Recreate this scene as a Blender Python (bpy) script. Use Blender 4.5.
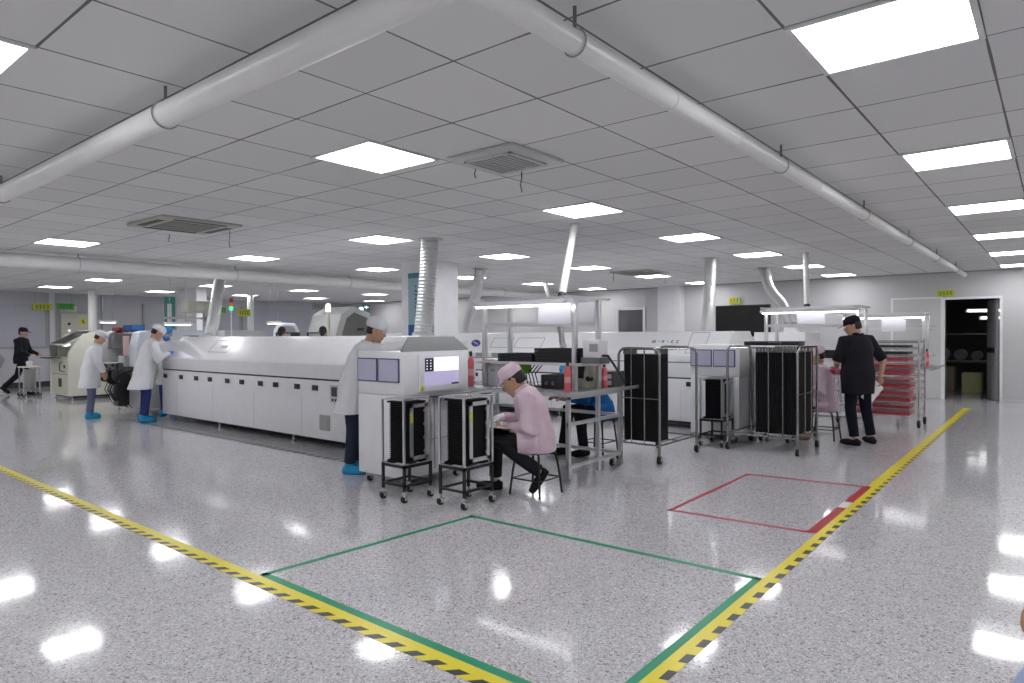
import bpy, bmesh, math, random
from math import pi, sin, cos, radians
from mathutils import Vector, Matrix
for o in list(bpy.data.objects): bpy.data.objects.remove(o)
S = bpy.context.scene
C = S.collection
random.seed(7)
# ------------------------------------------------------------ camera, world, exposure
cd = bpy.data.cameras.new('camera'); cam = bpy.data.objects.new('camera', cd); C.objects.link(cam)
cd.sensor_width = 36; cd.lens = 665.2/1024*36; cd.clip_start = .02; cd.clip_end = 200
_y, _p, _r = radians(39.385), radians(-.676), radians(-.33)
_f = Vector((cos(_p)*cos(_y), cos(_p)*sin(_y), sin(_p)))
_rt = _f.cross(Vector((0, 0, 1))).normalized(); _up = _rt.cross(_f)
_r2 = _rt*cos(_r) + _up*sin(_r); _u2 = -_rt*sin(_r) + _up*cos(_r)
_m = Matrix((_r2, _u2, -_f)).transposed().to_4x4(); _m.translation = Vector((0, 0, 1.5))
cam.matrix_world = _m
S.camera = cam
S.view_settings.view_transform = 'Standard'; S.view_settings.look = 'None'
S.view_settings.gamma = 1; S.view_settings.use_curve_mapping = False
S.view_settings.exposure = 0.09
W = bpy.data.worlds.new('world'); S.world = W; W.use_nodes = True
W.node_tree.nodes['Background'].inputs[0].default_value = (.75, .8, .9, 1)
W.node_tree.nodes['Background'].inputs[1].default_value = .05
PANEL_E = 13.5        # ceiling panel emission
# ------------------------------------------------------------ materials
_mc = {}
def mat(name, col, rough=.5, metal=0, var=.06, scale=6, spec=.5, emit=0, alpha=1, trans=0, bump=0, bscale=40):
    if name in _mc: return _mc[name]
    m = bpy.data.materials.new(name); m.use_nodes = True; nt = m.node_tree; N = nt.nodes; L = nt.links
    b = N['Principled BSDF']; b.inputs['Roughness'].default_value = rough; b.inputs['Metallic'].default_value = metal
    b.inputs['Specular IOR Level'].default_value = spec
    c = (*col, 1)
    b.inputs['Base Color'].default_value = c
    if var or bump:
        tc = N.new('ShaderNodeTexCoord')
    if var:
        n = N.new('ShaderNodeTexNoise'); n.inputs['Scale'].default_value = scale; n.inputs['Detail'].default_value = 3
        L.new(tc.outputs['Object'], n.inputs['Vector'])
        r = N.new('ShaderNodeMix'); r.data_type = 'RGBA'
        r.inputs[6].default_value = (*[max(0, x*(1-var)) for x in col], 1); r.inputs[7].default_value = (*[min(1, x*(1+var)) for x in col], 1)
        L.new(n.outputs['Fac'], r.inputs[0]); L.new(r.outputs[2], b.inputs['Base Color'])
    if bump:
        n2 = N.new('ShaderNodeTexNoise'); n2.inputs['Scale'].default_value = bscale
        L.new(tc.outputs['Object'], n2.inputs['Vector'])
        bp = N.new('ShaderNodeBump'); bp.inputs['Strength'].default_value = bump; bp.inputs['Distance'].default_value = .01
        L.new(n2.outputs['Fac'], bp.inputs['Height']); L.new(bp.outputs[0], b.inputs['Normal'])
    if emit:
        b.inputs['Emission Color'].default_value = c; b.inputs['Emission Strength'].default_value = emit
    if trans: b.inputs['Transmission Weight'].default_value = trans
    if alpha < 1: b.inputs['Alpha'].default_value = alpha
    _mc[name] = m; return m
white = mat('white_paint', (.80, .80, .83), .35)
whiteg = mat('white_gloss', (.82, .82, .85), .2)
greyp = mat('grey_paint', (.36, .37, .37), .4)
lgrey = mat('light_grey_paint', (.55, .56, .56), .4)
cream = mat('cream_paint', (.66, .66, .56), .4)
beige = mat('beige_paint', (.58, .58, .48), .4)
black = mat('black_paint', (.012, .012, .013), .4)
blackr = mat('black_plastic', (.02, .02, .022), .55)
rubber = mat('black_rubber', (.015, .015, .015), .8)
alu = mat('aluminium', (.66, .67, .68), .32, .85)
steel = mat('stainless_steel', (.62, .62, .62), .25, 1)
chrome = mat('chrome', (.7, .7, .7), .12, 1)
dsteel = mat('dark_steel', (.2, .2, .21), .35, .8)
foil = mat('aluminium_foil_duct', (.66, .67, .67), .42, .55, bump=.5, bscale=60)
ductp = mat('duct_white_plastic', (.80, .80, .79), .3)
glass = mat('tinted_glass', (.75, .78, .9), .05, alpha=.35, var=0)
dglass = mat('smoked_glass', (.05, .055, .06), .08)
wirem = mat('wire_black', (.02, .02, .02), .6)
green = mat('green_tape', (.0, .28, .13), .35)
red = mat('red_tape', (.45, .02, .045), .35)
yellow = mat('yellow_label', (.75, .72, .05), .4)
# ------------------------------------------------------------ geometry helper
class G:
    def __init__(s): s.b = bmesh.new()
    def add(s, vs, fs, smooth=False):
        v = [s.b.verts.new(p) for p in vs]
        for f in fs:
            try:
                q = s.b.faces.new([v[i] for i in f]); q.smooth = smooth
            except ValueError: pass
        return v
    def box(s, x0, x1, y0, y1, z0, z1, bev=0, M=None):
        if x0 > x1: x0, x1 = x1, x0
        if y0 > y1: y0, y1 = y1, y0
        if z0 > z1: z0, z1 = z1, z0
        vs = [Vector((x, y, z)) for x in (x0, x1) for y in (y0, y1) for z in (z0, z1)]
        if M: vs = [M @ v for v in vs]
        v = s.add(vs, [(0, 1, 3, 2), (4, 6, 7, 5), (0, 4, 5, 1), (2, 3, 7, 6), (0, 2, 6, 4), (1, 5, 7, 3)])
        if bev:
            e = list({e for w in v for e in w.link_edges})
            bmesh.ops.bevel(s.b, geom=e, offset=bev, segments=2, affect='EDGES', profile=.5)
        return s
    def prism(s, pts, axis, a, b, bev=0):
        # pts: 2D polygon; axis 'x': pts=(y,z); 'y': (x,z); 'z': (x,y)
        def P(p, t):
            return {'x': (t, p[0], p[1]), 'y': (p[0], t, p[1]), 'z': (p[0], p[1], t)}[axis]
        n = len(pts); vs = [P(p, a) for p in pts] + [P(p, b) for p in pts]
        v = s.add(vs, [tuple(range(n))[::-1], tuple(range(n, 2*n))] + [(i, (i+1) % n, n+(i+1) % n, n+i) for i in range(n)])
        if bev:
            e = list({e for w in v for e in w.link_edges})
            bmesh.ops.bevel(s.b, geom=e, offset=bev, segments=2, affect='EDGES', profile=.5)
        return s
    def tube(s, pts, r, n=10, cap=True, smooth=True, closed=False):
        pts = [Vector(p) for p in pts]; k = len(pts); rs = r if isinstance(r, (list, tuple)) else [r]*k
        T = []
        for i in range(k):
            a = pts[i]-pts[i-1] if (i > 0 or closed) else pts[1]-pts[0]
            b = pts[(i+1) % k]-pts[i] if (i < k-1 or closed) else a
            t = a.normalized()+b.normalized(); T.append(t.normalized() if t.length > 1e-6 else a.normalized())
        u = T[0].orthogonal().normalized(); rings = []
        for i in range(k):
            u = (u - T[i]*u.dot(T[i])); u = u.normalized() if u.length > 1e-6 else T[i].orthogonal().normalized()
            w = T[i].cross(u)
            sc = 1
            if 0 < i < k-1:
                d = (pts[i]-pts[i-1]).normalized().dot(T[i]); sc = 1/max(.5, d)
            rings.append([pts[i]+(u*cos(2*pi*j/n)+w*sin(2*pi*j/n))*rs[i]*sc for j in range(n)])
        vs = [p for ring in rings for p in ring]; fs = []
        for i in range(k if closed else k-1):
            for j in range(n):
                a, b = i*n+j, i*n+(j+1) % n; c, d = ((i+1) % k)*n+(j+1) % n, ((i+1) % k)*n+j
                fs.append((a, b, c, d))
        if cap and not closed: fs += [tuple(range(n))[::-1], tuple((k-1)*n+j for j in range(n))]
        s.add(vs, fs, smooth); return s
    def cyl(s, p0, p1, r, n=14, r2=None): return s.tube([p0, p1], [r, r if r2 is None else r2], n)
    def lathe(s, prof, c=(0, 0, 0), n=20, axis='z', smooth=True):
        vs = []; c = Vector(c)
        for (r, h) in prof:
            for j in range(n):
                a = 2*pi*j/n; p = {'z': (r*cos(a), r*sin(a), h), 'x': (h, r*cos(a), r*sin(a)), 'y': (r*sin(a), h, r*cos(a))}[axis]
                vs.append(c+Vector(p))
        k = len(prof); fs = [(i*n+j, i*n+(j+1) % n, (i+1)*n+(j+1) % n, (i+1)*n+j) for i in range(k-1) for j in range(n)]
        fs += [tuple(range(n))[::-1], tuple((k-1)*n+j for j in range(n))]
        s.add(vs, fs, smooth); return s
    def loft(s, rings, cap=True, smooth=True):
        n = len(rings[0]); k = len(rings); vs = [p for r in rings for p in r]
        fs = [(i*n+j, i*n+(j+1) % n, (i+1)*n+(j+1) % n, (i+1)*n+j) for i in range(k-1) for j in range(n)]
        if cap: fs += [tuple(range(n))[::-1], tuple((k-1)*n+j for j in range(n))]
        s.add(vs, fs, smooth); return s
    def ball(s, c, rx, ry=None, rz=None, n=12, M=None):
        ry = ry or rx; rz = rz or rx; c = Vector(c); rings = []
        for i in range(n//2+1):
            t = pi*i/(n//2); t = min(max(t, .02), pi-.02)
            ring = []
            for j in range(n):
                a = 2*pi*j/n; p = Vector((rx*sin(t)*cos(a), ry*sin(t)*sin(a), -rz*cos(t)))
                if M: p = M @ p
                ring.append(c+p)
            rings.append(ring)
        return s.loft(rings)
def obj(name, g, m, parent=None, loc=None, label=None, stuff=False, sharp=35):
    b = g.b if isinstance(g, G) else g
    bmesh.ops.recalc_face_normals(b, faces=b.faces)
    me = bpy.data.meshes.new(name); b.to_mesh(me); b.free(); me.materials.append(m)
    try: me.set_sharp_from_angle(angle=radians(sharp))
    except Exception: pass
    o = bpy.data.objects.new(name, me); C.objects.link(o)
    if parent: o.parent = parent
    if loc: o.location = loc
    if label: o['label'] = label
    if stuff: o['kind'] = 'stuff'
    return o
def thing(name, label, cat, loc=(0, 0, 0), rz=0, group=None):
    o = bpy.data.objects.new(name, None); C.objects.link(o); o.empty_display_size = .1
    o.location = loc; o.rotation_euler = (0, 0, rz); o['label'] = label; o['category'] = cat
    if group: o['group'] = group
    return o
def tag(o, label, cat, group=None):
    o['label'] = label; o['category'] = cat
    if group: o['group'] = group
    return o
def struct(name, g, m, parent=None):
    o = obj(name, g, m, parent)
    if not parent: o['kind'] = 'structure'
    return o
def dup(root, loc, rz=None, label=None, group=None):
    def cp(o, par):
        c = o.copy(); C.objects.link(c)
        if par: c.parent = par
        for ch in kids.get(o, []): cp(ch, c)
        return c
    kids = {}
    def walk(o):
        kids[o] = list(o.children)
        for ch in kids[o]: walk(ch)
    walk(root)
    r = cp(root, None); r.location = loc
    if rz is not None: r.rotation_euler = (0, 0, rz)
    if label: r['label'] = label
    if group: r['group'] = group
    return r
def B(*a, **k): return G().box(*a, **k)
# ------------------------------------------------------------ room shell
XR, YL, XB, YB, HC = 17.35, 23.4, -5.5, -4.2, 2.8
def floor_mat():
    m = bpy.data.materials.new('terrazzo_floor'); m.use_nodes = True; nt = m.node_tree; N = nt.nodes; L = nt.links; b = N['Principled BSDF']
    tc = N.new('ShaderNodeTexCoord')
    def vor(scale, lo, hi):
        v = N.new('ShaderNodeTexVoronoi'); v.inputs['Scale'].default_value = scale; L.new(tc.outputs['Object'], v.inputs['Vector'])
        s = N.new('ShaderNodeSeparateColor'); L.new(v.outputs['Color'], s.inputs[0])
        r = N.new('ShaderNodeMapRange'); r.inputs[1].default_value = lo; r.inputs[2].default_value = hi; L.new(s.outputs[0], r.inputs[0]); return r
    def mix(fac, a, c2):
        x = N.new('ShaderNodeMix'); x.data_type = 'RGBA'; L.new(fac, x.inputs[0])
        for i, v in ((6, a), (7, c2)):
            if isinstance(v, tuple): x.inputs[i].default_value = v
            else: L.new(v, x.inputs[i])
        return x.outputs[2]
    base = mix(vor(115, .1, .95).outputs[0], (.46, .45, .475, 1), (.655, .64, .67, 1))
    c = mix(vor(190, .88, .93).outputs[0], base, (.24, .23, .24, 1))
    c = mix(vor(90, .95, .97).outputs[0], c, (.28, .22, .22, 1))
    c = mix(vor(120, .93, .95).outputs[0], c, (.75, .75, .77, 1))
    n = N.new('ShaderNodeTexNoise'); n.inputs['Scale'].default_value = .6; n.inputs['Detail'].default_value = 4; L.new(tc.outputs['Object'], n.inputs['Vector'])
    c = mix(n.outputs['Fac'], c, c); L.new(c, b.inputs['Base Color'])
    r = N.new('ShaderNodeMapRange'); r.inputs[3].default_value = .05; r.inputs[4].default_value = .12; L.new(n.outputs['Fac'], r.inputs[0]); L.new(r.outputs[0], b.inputs['Roughness'])
    b.inputs['Specular IOR Level'].default_value = .6
    n2 = N.new('ShaderNodeTexNoise'); n2.inputs['Scale'].default_value = 2.2; n2.inputs['Detail'].default_value = 2; L.new(tc.outputs['Object'], n2.inputs['Vector'])
    bp = N.new('ShaderNodeBump'); bp.inputs['Strength'].default_value = .10; bp.inputs['Distance'].default_value = .02
    L.new(n2.outputs['Fac'], bp.inputs['Height']); L.new(bp.outputs[0], b.inputs['Normal'])
    return m
def ceil_mat():
    m = bpy.data.materials.new('ceiling_tiles'); m.use_nodes = True; nt = m.node_tree; N = nt.nodes; L = nt.links; b = N['Principled BSDF']
    tc = N.new('ShaderNodeTexCoord'); sp = N.new('ShaderNodeSeparateXYZ'); L.new(tc.outputs['Object'], sp.inputs[0])
    def ma(op, a, bb, cc=None):
        x = N.new('ShaderNodeMath'); x.operation = op
        for i, v in enumerate((a, bb, cc)):
            if v is None: continue
            if isinstance(v, (int, float)): x.inputs[i].default_value = v
            else: L.new(v, x.inputs[i])
        return x.outputs[0]
    n = N.new('ShaderNodeTexNoise'); n.inputs['Scale'].default_value = 2.3; n.inputs['Detail'].default_value = 5; L.new(tc.outputs['Object'], n.inputs['Vector'])
    ln = []
    for ax, off in ((0, 2.95), (1, .25)):
        u = ma('DIVIDE', ma('SUBTRACT', sp.outputs[ax], off-66), .66)
        f = ma('ABSOLUTE', ma('SUBTRACT', ma('FRACT', ma('ADD', u, .5), 0), .5), 0)   # distance to line in tiles
        w = ma('MULTIPLY_ADD', n.outputs['Fac'], .016, .0015)
        ln.append(ma('LESS_THAN', f, w))
        ln.append(ma('FLOOR', u, 0))
    line = ma('MAXIMUM', ln[0], ln[2])
    # per tile tone
    cb = N.new('ShaderNodeCombineXYZ'); L.new(ln[1], cb.inputs[0]); L.new(ln[3], cb.inputs[1])
    wn = N.new('ShaderNodeTexWhiteNoise'); L.new(cb.outputs[0], wn.inputs['Vector'])
    g = N.new('ShaderNodeMix'); g.data_type = 'RGBA'; g.inputs[6].default_value = (.70, .70, .70, 1); g.inputs[7].default_value = (.77, .77, .77, 1)
    L.new(wn.outputs['Value'], g.inputs[0])
    x = N.new('ShaderNodeMix'); x.data_type = 'RGBA'; x.inputs[7].default_value = (.16, .16, .16, 1); L.new(g.outputs[2], x.inputs[6]); L.new(line, x.inputs[0])
    L.new(x.outputs[2], b.inputs['Base Color']); b.inputs['Roughness'].default_value = .75
    bp = N.new('ShaderNodeBump'); bp.inputs['Strength'].default_value = .5; bp.inputs['Distance'].default_value = .004; bp.invert = True
    L.new(line, bp.inputs['Height']); L.new(bp.outputs[0], b.inputs['Normal'])
    return m
wallm = mat('wall_paint_white', (.56, .56, .57), .45, var=.03, scale=1.2)
walll = mat('wall_panel_lilac', (.55, .55, .60), .4, var=.04, scale=1.5)
struct('floor', B(XB, XR+7, YB, YL+.2, -.1, 0), floor_mat())
struct('ceiling', B(XB, XR+7, YB, YL+.2, HC, HC+.12), ceil_mat())
# right wall (x=XR) with door opening y .95..1.92, h 2.19
g = G().box(XR, XR+.14, YB, .95, 0, HC).box(XR, XR+.14, 1.92, YL, 0, HC).box(XR, XR+.14, .95, 1.92, 2.19, HC)
struct('wall_right', g, wallm)
struct('wall_left', B(XB, XR+7, YL, YL+.15, 0, HC), walll)
struct('wall_back', B(XB-.15, XB, YB, YL, 0, HC), wallm)
struct('wall_front', B(XB, XR+7, YB-.15, YB, 0, HC), wallm)
# ------------------------------------------------------------ ceiling light panels
pm = bpy.data.materials.new('light_panel'); pm.use_nodes = True
_b = pm.node_tree.nodes['Principled BSDF']; _b.inputs['Base Color'].default_value = (.9, .9, .9, 1); _b.inputs['Emission Color'].default_value = (.985, .985, 1, 1); _b.inputs['Emission Strength'].default_value = PANEL_E
frm = mat('panel_frame_white', (.75, .75, .75), .4)
ordn = ['nearest', 'second', 'third', 'fourth', 'fifth', 'sixth', 'seventh', 'eighth', 'ninth']
rows = {-1: 'row right of the doorway, mostly out of view', 0: 'row right of the long straight pipe', 1: 'first row left of the long straight pipe',
        2: 'second row left of the long straight pipe', 3: 'row just before the far cross pipe', 4: 'first row beyond the far cross pipe',
        5: 'second row beyond the far cross pipe', 6: 'last row by the far lilac wall'}
t0 = thing('ceiling_light', 'x', 'ceiling light', (0, 0, HC))
a, b_ = .33, .305
g = G().box(-a, a, -a, -b_, -.012, 0).box(-a, a, b_, a, -.012, 0).box(-a, -b_, -b_, b_, -.012, 0).box(b_, a, -b_, b_, -.012, 0)
obj('frame', g, frm, t0); obj('diffuser', B(-b_, b_, -b_, b_, -.007, -.001), pm, t0)
first = True
for j in range(-1, 7):
    k = 0
    for i in range(-3, 6):
        x, y = 3.28+2.64*i, .58+3.3*j
        if (i, j) == (0, 2): continue
        if (i, j) == (0, 1): x, y = 3.16, 3.88
        if (i, j) == (0, 3): x, y = 3.23, 10.62
        lab = 'lit ceiling panel, %s in the %s' % (ordn[k], rows[j]); k += 1
        if first: t0.location = (x, y, HC); t0['label'] = lab; t0['group'] = 'ceiling light panels'; first = False
        else: dup(t0, (x, y, HC), 0, lab, 'ceiling light panels')
# ------------------------------------------------------------ long ceiling pipes
def ring(g, c, ax, r, t=.012, w=.02):
    c = Vector(c)
    d = Vector((1, 0, 0)) if ax == 'x' else Vector((0, 1, 0))
    g.cyl(c-d*w, c+d*w, r+t, 20)
def longpipe(label, ax, off, z, a, b, r, step, start, hang):
    P = (lambda t: (t, off, z)) if ax == 'x' else (lambda t: (off, t, z))
    t = thing('ceiling_pipe', label, 'pipe', P(a))
    o = Vector(P(a)); L = lambda q: tuple(Vector(q)-o)
    obj('pipe', G().cyl(L(P(a)), L(P(b)), r, 28), ductp, t)
    s = start
    while s < b:
        g = G(); ring(g, L(P(s)), ax, r, .003, .012); obj('joint_collar', g, ductp, t)
        if hang(s):
            g = G(); c = Vector(L(P(s)))
            pts = [c+(Vector((0, cos(q), sin(q))) if ax == 'x' else Vector((cos(q), 0, sin(q))))*(r+.006) for q in [2*pi*k/24 for k in range(24)]]
            g.tube(pts, .004, 6, closed=True)
            h = obj('hanger', G().cyl(c+Vector((0, 0, r)), c+Vector((0, 0, HC-z)), .008, 8), dsteel, t); obj('strap', g, greyp, h)
        s += step
    return t
longpipe('long straight white round pipe under the ceiling running to the doorway wall', 'x', 1.49, 2.655, 1.45, 16.5, .047, .85, 2.22, lambda s: int((s-2.22)/.85+.5) % 3 == 0)
longpipe('white round pipe under the ceiling crossing the upper left of the room', 'y', 1.55, 2.65, 1.5, YL, .064, 3.0, 3.6, lambda s: True)
longpipe('thick far white round pipe crossing below the ceiling over the ovens', 'x', 12.0, 2.64, XB, XR, .105, 2.6, -4.0, lambda s: True)
# ------------------------------------------------------------ floor tapes
def hazard_mat(pitch, skew):
    m = bpy.data.materials.new('hazard_tape'); m.use_nodes = True; nt = m.node_tree; N = nt.nodes; L = nt.links; b = N['Principled BSDF']; b.inputs['Roughness'].default_value = .3
    tc = N.new('ShaderNodeTexCoord'); sp = N.new('ShaderNodeSeparateXYZ'); L.new(tc.outputs['Object'], sp.inputs[0])
    def ma(op, a, bb):
        x = N.new('ShaderNodeMath'); x.operation = op
        for i, v in enumerate((a, bb)):
            if isinstance(v, (int, float)): x.inputs[i].default_value = v
            else: L.new(v, x.inputs[i])
        return x.outputs[0]
    s = ma('LESS_THAN', ma('FRACT', ma('DIVIDE', ma('ADD', sp.outputs[0], ma('MULTIPLY', sp.outputs[1], skew)), pitch), 0), .5)
    e = ma('LESS_THAN', sp.outputs[1], -.005)
    f = ma('MULTIPLY', s, e)
    x = N.new('ShaderNodeMix'); x.data_type = 'RGBA'; x.inputs[6].default_value = (.80, .68, .03, 1); x.inputs[7].default_value = (.03, .03, .03, 1)
    L.new(f, x.inputs[0]); L.new(x.outputs[2], b.inputs['Base Color']); return m
hm = hazard_mat(.19, .3); hm2 = hazard_mat(.14, -.9)
def tape(name, label, x0, y0, x1, y1, w, m, h=.001, z=0.0005):
    # local x along the tape
    v = Vector((x1-x0, y1-y0, 0)); Lh = v.length
    o = obj(name, B(0, Lh, -w/2, w/2, 0, h), m); o.location = (x0, y0, z); o.rotation_euler = (0, 0, math.atan2(v.y, v.x))
    return tag(o, label, 'floor tape')
def on(o, **k):
    for a, v in k.items(): o[a] = v
    return o
tape('hazard_tape', 'yellow and black hazard tape along the right aisle, running towards the doorway', .9, 1.34, 15.6, 1.34, .09, hm)
o = tape('hazard_tape', 'yellow and black hazard tape along the left aisle, in front of the oven', 2.135, 23.2, 2.135, .6, .11, hm2)
# the black edge of the left tape faces the aisle (smaller x): flip by running it towards -y
tape('line_tape', 'plain yellow floor tape beside the right hazard tape, between red rectangle and doorway', 7.16, 1.405, 15.6, 1.405, .04, mat('yellow_tape', (.80, .68, .03), .3))
tape('line_tape', 'green floor tape beside the left hazard tape, near side of the green rectangle', 2.22, 1.385, 2.22, 3.86, .05, green)
tape('line_tape', 'thin green floor tape on the left far side of the green rectangle', 2.2, 3.84, 4.0, 3.72, .045, green)
tape('line_tape', 'thin green floor tape closing the far side of the green rectangle', 4.0, 3.74, 4.06, 1.39, .045, green)
tape('line_tape', 'green floor tape beside the right hazard tape, right side of the green rectangle', 4.06, 1.41, 2.0, 1.41, .045, green)
tape('line_tape', 'thin red floor tape on the near left side of the red rectangle', 5.25, 1.41, 5.18, 2.55, .045, red)
tape('line_tape', 'red floor tape on the left side of the red rectangle', 5.18, 2.53, 7.02, 2.53, .04, red)
tape('line_tape', 'thin red floor tape on the far side of the red rectangle', 7.0, 2.53, 7.12, 1.39, .045, red)
tape('line_tape', 'wide red floor tape beside the right hazard tape, with a white patch', 7.12, 1.42, 5.25, 1.42, .07, red)
tag(obj('tape_patch', B(6.15, 6.38, 1.385, 1.455, .0016, .0024), white), 'small white tape patch over the wide red floor tape', 'floor tape')
g = G(); y = 6.0
while y < 12.6: g.box(4.76, 4.85, y, y+.09, .0006, .0016); y += .165
tag(obj('dashed_tape', g, black), 'black dashed floor line along the foot of the long white oven', 'floor tape')
# ------------------------------------------------------------ columns, wall features
struct('wall_column', G().box(8.17, 8.77, 8.47, 9.32, 0, HC), white)
struct('wall_column', G().box(8.52, 8.8, 18.05, 19.25, 0, HC), white)
struct('wall_pilaster', G().box(17.05, XR, 8.03, 8.7, 0, HC), white)
skirt = mat('skirting_dark', (.03, .03, .035), .5)
struct('baseboard_left', B(XB, XR, YL-.02, YL, 0, .16), skirt)
struct('baseboard_right', G().box(XR-.015, XR, YB, .9, 0, .06).box(XR-.015, XR, 1.97, YL, 0, .06), alu)
# lilac window panel on the left wall, with dark frame
t = B(3.4, 6.52, YL-.03, YL, 1.2, 2.45); struct('window_1', t, mat('lilac_glass', (.52, .52, .60), .2))
g = G().box(3.36, 6.6, YL-.045, YL, 1.14, 1.2).box(6.52, 6.6, YL-.045, YL, 1.2, 2.45).box(3.36, 3.4, YL-.045, YL, 1.2, 2.45)
struct('window_frame', g, greyp, bpy.data.objects['window_1'])
for i, (a, b) in enumerate(((9.3, 12.6), (12.75, 15.9))):
    nm = 'window_%d' % (i+2)
    struct(nm, B(a, b, YL-.03, YL, .9, 2.5), mat('lilac_glass', (.5, .5, .55), .2))
    struct('window_frame', G().box(a-.05, a, YL-.045, YL, .86, 2.55).box(b, b+.05, YL-.045, YL, .86, 2.55).box(a, b, YL-.045, YL, .86, .9), greyp, bpy.data.objects[nm])
struct('trim_1', G().box(6.62, 6.76, YL-.06, YL, 0, HC).box(7.68, 7.9, YL-.06, YL, 0, HC), white)
struct('trim_2', B(8.02, 8.06, YL-.05, YL, 0, HC), greyp)
# ceiling edge trim along the right wall and plaster box
struct('trim_3', G().box(XR-.03, XR, YB, YL, HC-.03, HC), greyp)
# window with metal frame on the right wall (y 9.35..10.05)
struct('window_4', B(XR-.02, XR, 9.3, 10.1, .2, 2.17), mat('dark_window', (.10, .10, .11), .1))
struct('window_frame', G().box(XR-.05, XR, 9.22, 9.3, .1, 2.25).box(XR-.05, XR, 10.1, 10.18, .1, 2.25).box(XR-.05, XR, 9.3, 10.1, 2.17, 2.25).box(XR-.04, XR, 9.45, 9.95, 1.0, 1.04), alu, bpy.data.objects['window_4'])
# doorway: frame, closed leaf at the left, open leaf swung inwards at the right
struct('door_frame', G().box(XR-.03, XR+.16, 1.92, 1.97, 0, 2.24).box(XR-.03, XR+.16, .90, .95, 0, 2.24).box(XR-.03, XR+.16, .95, 1.92, 2.19, 2.24), white)
d1 = B(XR-.025, XR, 2.0, 2.92, .02, 2.22); struct('door_1', d1, mat('door_leaf_grey', (.58, .58, .58), .4))
struct('door_frame', G().box(XR-.035, XR, 1.97, 2.0, 0, 2.26).box(XR-.035, XR, 2.92, 2.97, 0, 2.26).box(XR-.035, XR, 2.0, 2.92, 2.22, 2.26), white, bpy.data.objects['door_1'])
M = Matrix.Translation((XR+.1, .97, 0)) @ Matrix.Rotation(radians(14), 4, 'Z')
d2 = B(0, .92, 0, .045, .01, 2.17, M=M); struct('door_2', d2, mat('door_leaf_dark', (.35, .35, .36), .4))
struct('door_handle', B(.15, .8, .045, .075, 1.03, 1.13, M=M), black, bpy.data.objects['door_2'])
# dim store room beyond
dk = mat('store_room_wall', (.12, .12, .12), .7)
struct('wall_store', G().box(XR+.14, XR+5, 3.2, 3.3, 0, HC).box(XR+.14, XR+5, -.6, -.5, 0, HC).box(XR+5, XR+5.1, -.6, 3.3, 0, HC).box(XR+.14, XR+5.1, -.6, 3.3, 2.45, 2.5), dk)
tag(obj('carton', B(0, .5, -.2, .2, 0, .48, .01), mat('yellowish_carton', (.62, .62, .32), .6), loc=(XR+2.2, 1.62, .0)), 'pale yellow carton on the store room floor beyond the doorway', 'box')
tag(obj('carton', B(0, .5, -.22, .22, 0, .62, .01), mat('brown_carton', (.25, .22, .14), .7), loc=(XR+2.3, 2.2, 0)), 'brown carton standing left of the pale yellow one in the store room', 'box')
t = thing('shelf_rack', 'dark shelf rack with rolls in the store room beyond the doorway', 'shelf', (XR+3.2, 1.6, 0))
obj('shelf', G().box(0, .5, -1.3, 1.2, .7, .74).box(0, .5, -1.3, 1.2, 1.4, 1.44).box(0, .5, -1.3, -1.26, 0, 1.9).box(0, .5, 1.16, 1.2, 0, 1.9), dsteel, t)
for i, y in enumerate((.75, .35, .0)):
    tag(obj('roll', G().cyl((0, 0, 0), (.3, 0, 0), .16-.02*i, 16), mat('roll_grey', (.4, .4, .42), .5), loc=(XR+3.25, 1.6+y, .91-.02*i)), ['large grey roll on the dark store room shelf, leftmost', 'middle grey roll on the dark store room shelf', 'smallest grey roll on the dark store room shelf, rightmost'][i], 'roll')
tub = mat('tube_light', (.9, .9, .9), .4, emit=6, var=0)
for i, (y0, y1, z) in enumerate(((1.17, 1.9, 2.05), (1.15, 1.6, 1.85))):
    t = thing('tube_light', ['upper lit tube lamp glowing in the dark store room', 'lower lit tube lamp glowing in the dark store room'][i], 'lamp', (XR+4.5, 0, z))
    obj('tube', B(0, .03, y0, y1, -.02, .02), tub, t)
    g = G().box(.03, .08, y0-.05, y1+.05, -.05, .05).box(.06, .395, (y0+y1)/2-.03, (y0+y1)/2+.03, -.03, .03); obj('housing', g, lgrey, t)
# ------------------------------------------------------------ generic bits
def caster(g, gw, x, y, h=.11, r=.045):
    g.cyl((x, y, h), (x, y, r*1.2), .012, 8).box(x-.02, x+.02, y-.028, y+.028, r*1.6, r*1.6+.012)
    g.box(x-.02, x+.02, y-.028, y-.022, r*.7, r*1.6).box(x-.02, x+.02, y+.022, y+.028, r*.7, r*1.6)
    gw.lathe([(r*.5, -.018), (r*.95, -.016), (r, 0), (r*.95, .016), (r*.5, .018)], (x, y, r), 16, 'y')
def casters(parent, pts, h=.11, r=.045):
    for (x, y) in pts:
        g = G(); w = G(); caster(g, w, 0, 0, h, r)
        c = obj('caster', g, steel, parent, (x, y, 0)); obj('wheel', w, rubber, c)
def foot(parent, pts, h=.12):
    for (x, y) in pts:
        obj('levelling_foot', G().cyl((0, 0, 0), (0, 0, .02), .035, 14).cyl((0, 0, .02), (0, 0, h), .014, 10), steel, parent, (x, y, 0))
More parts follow.
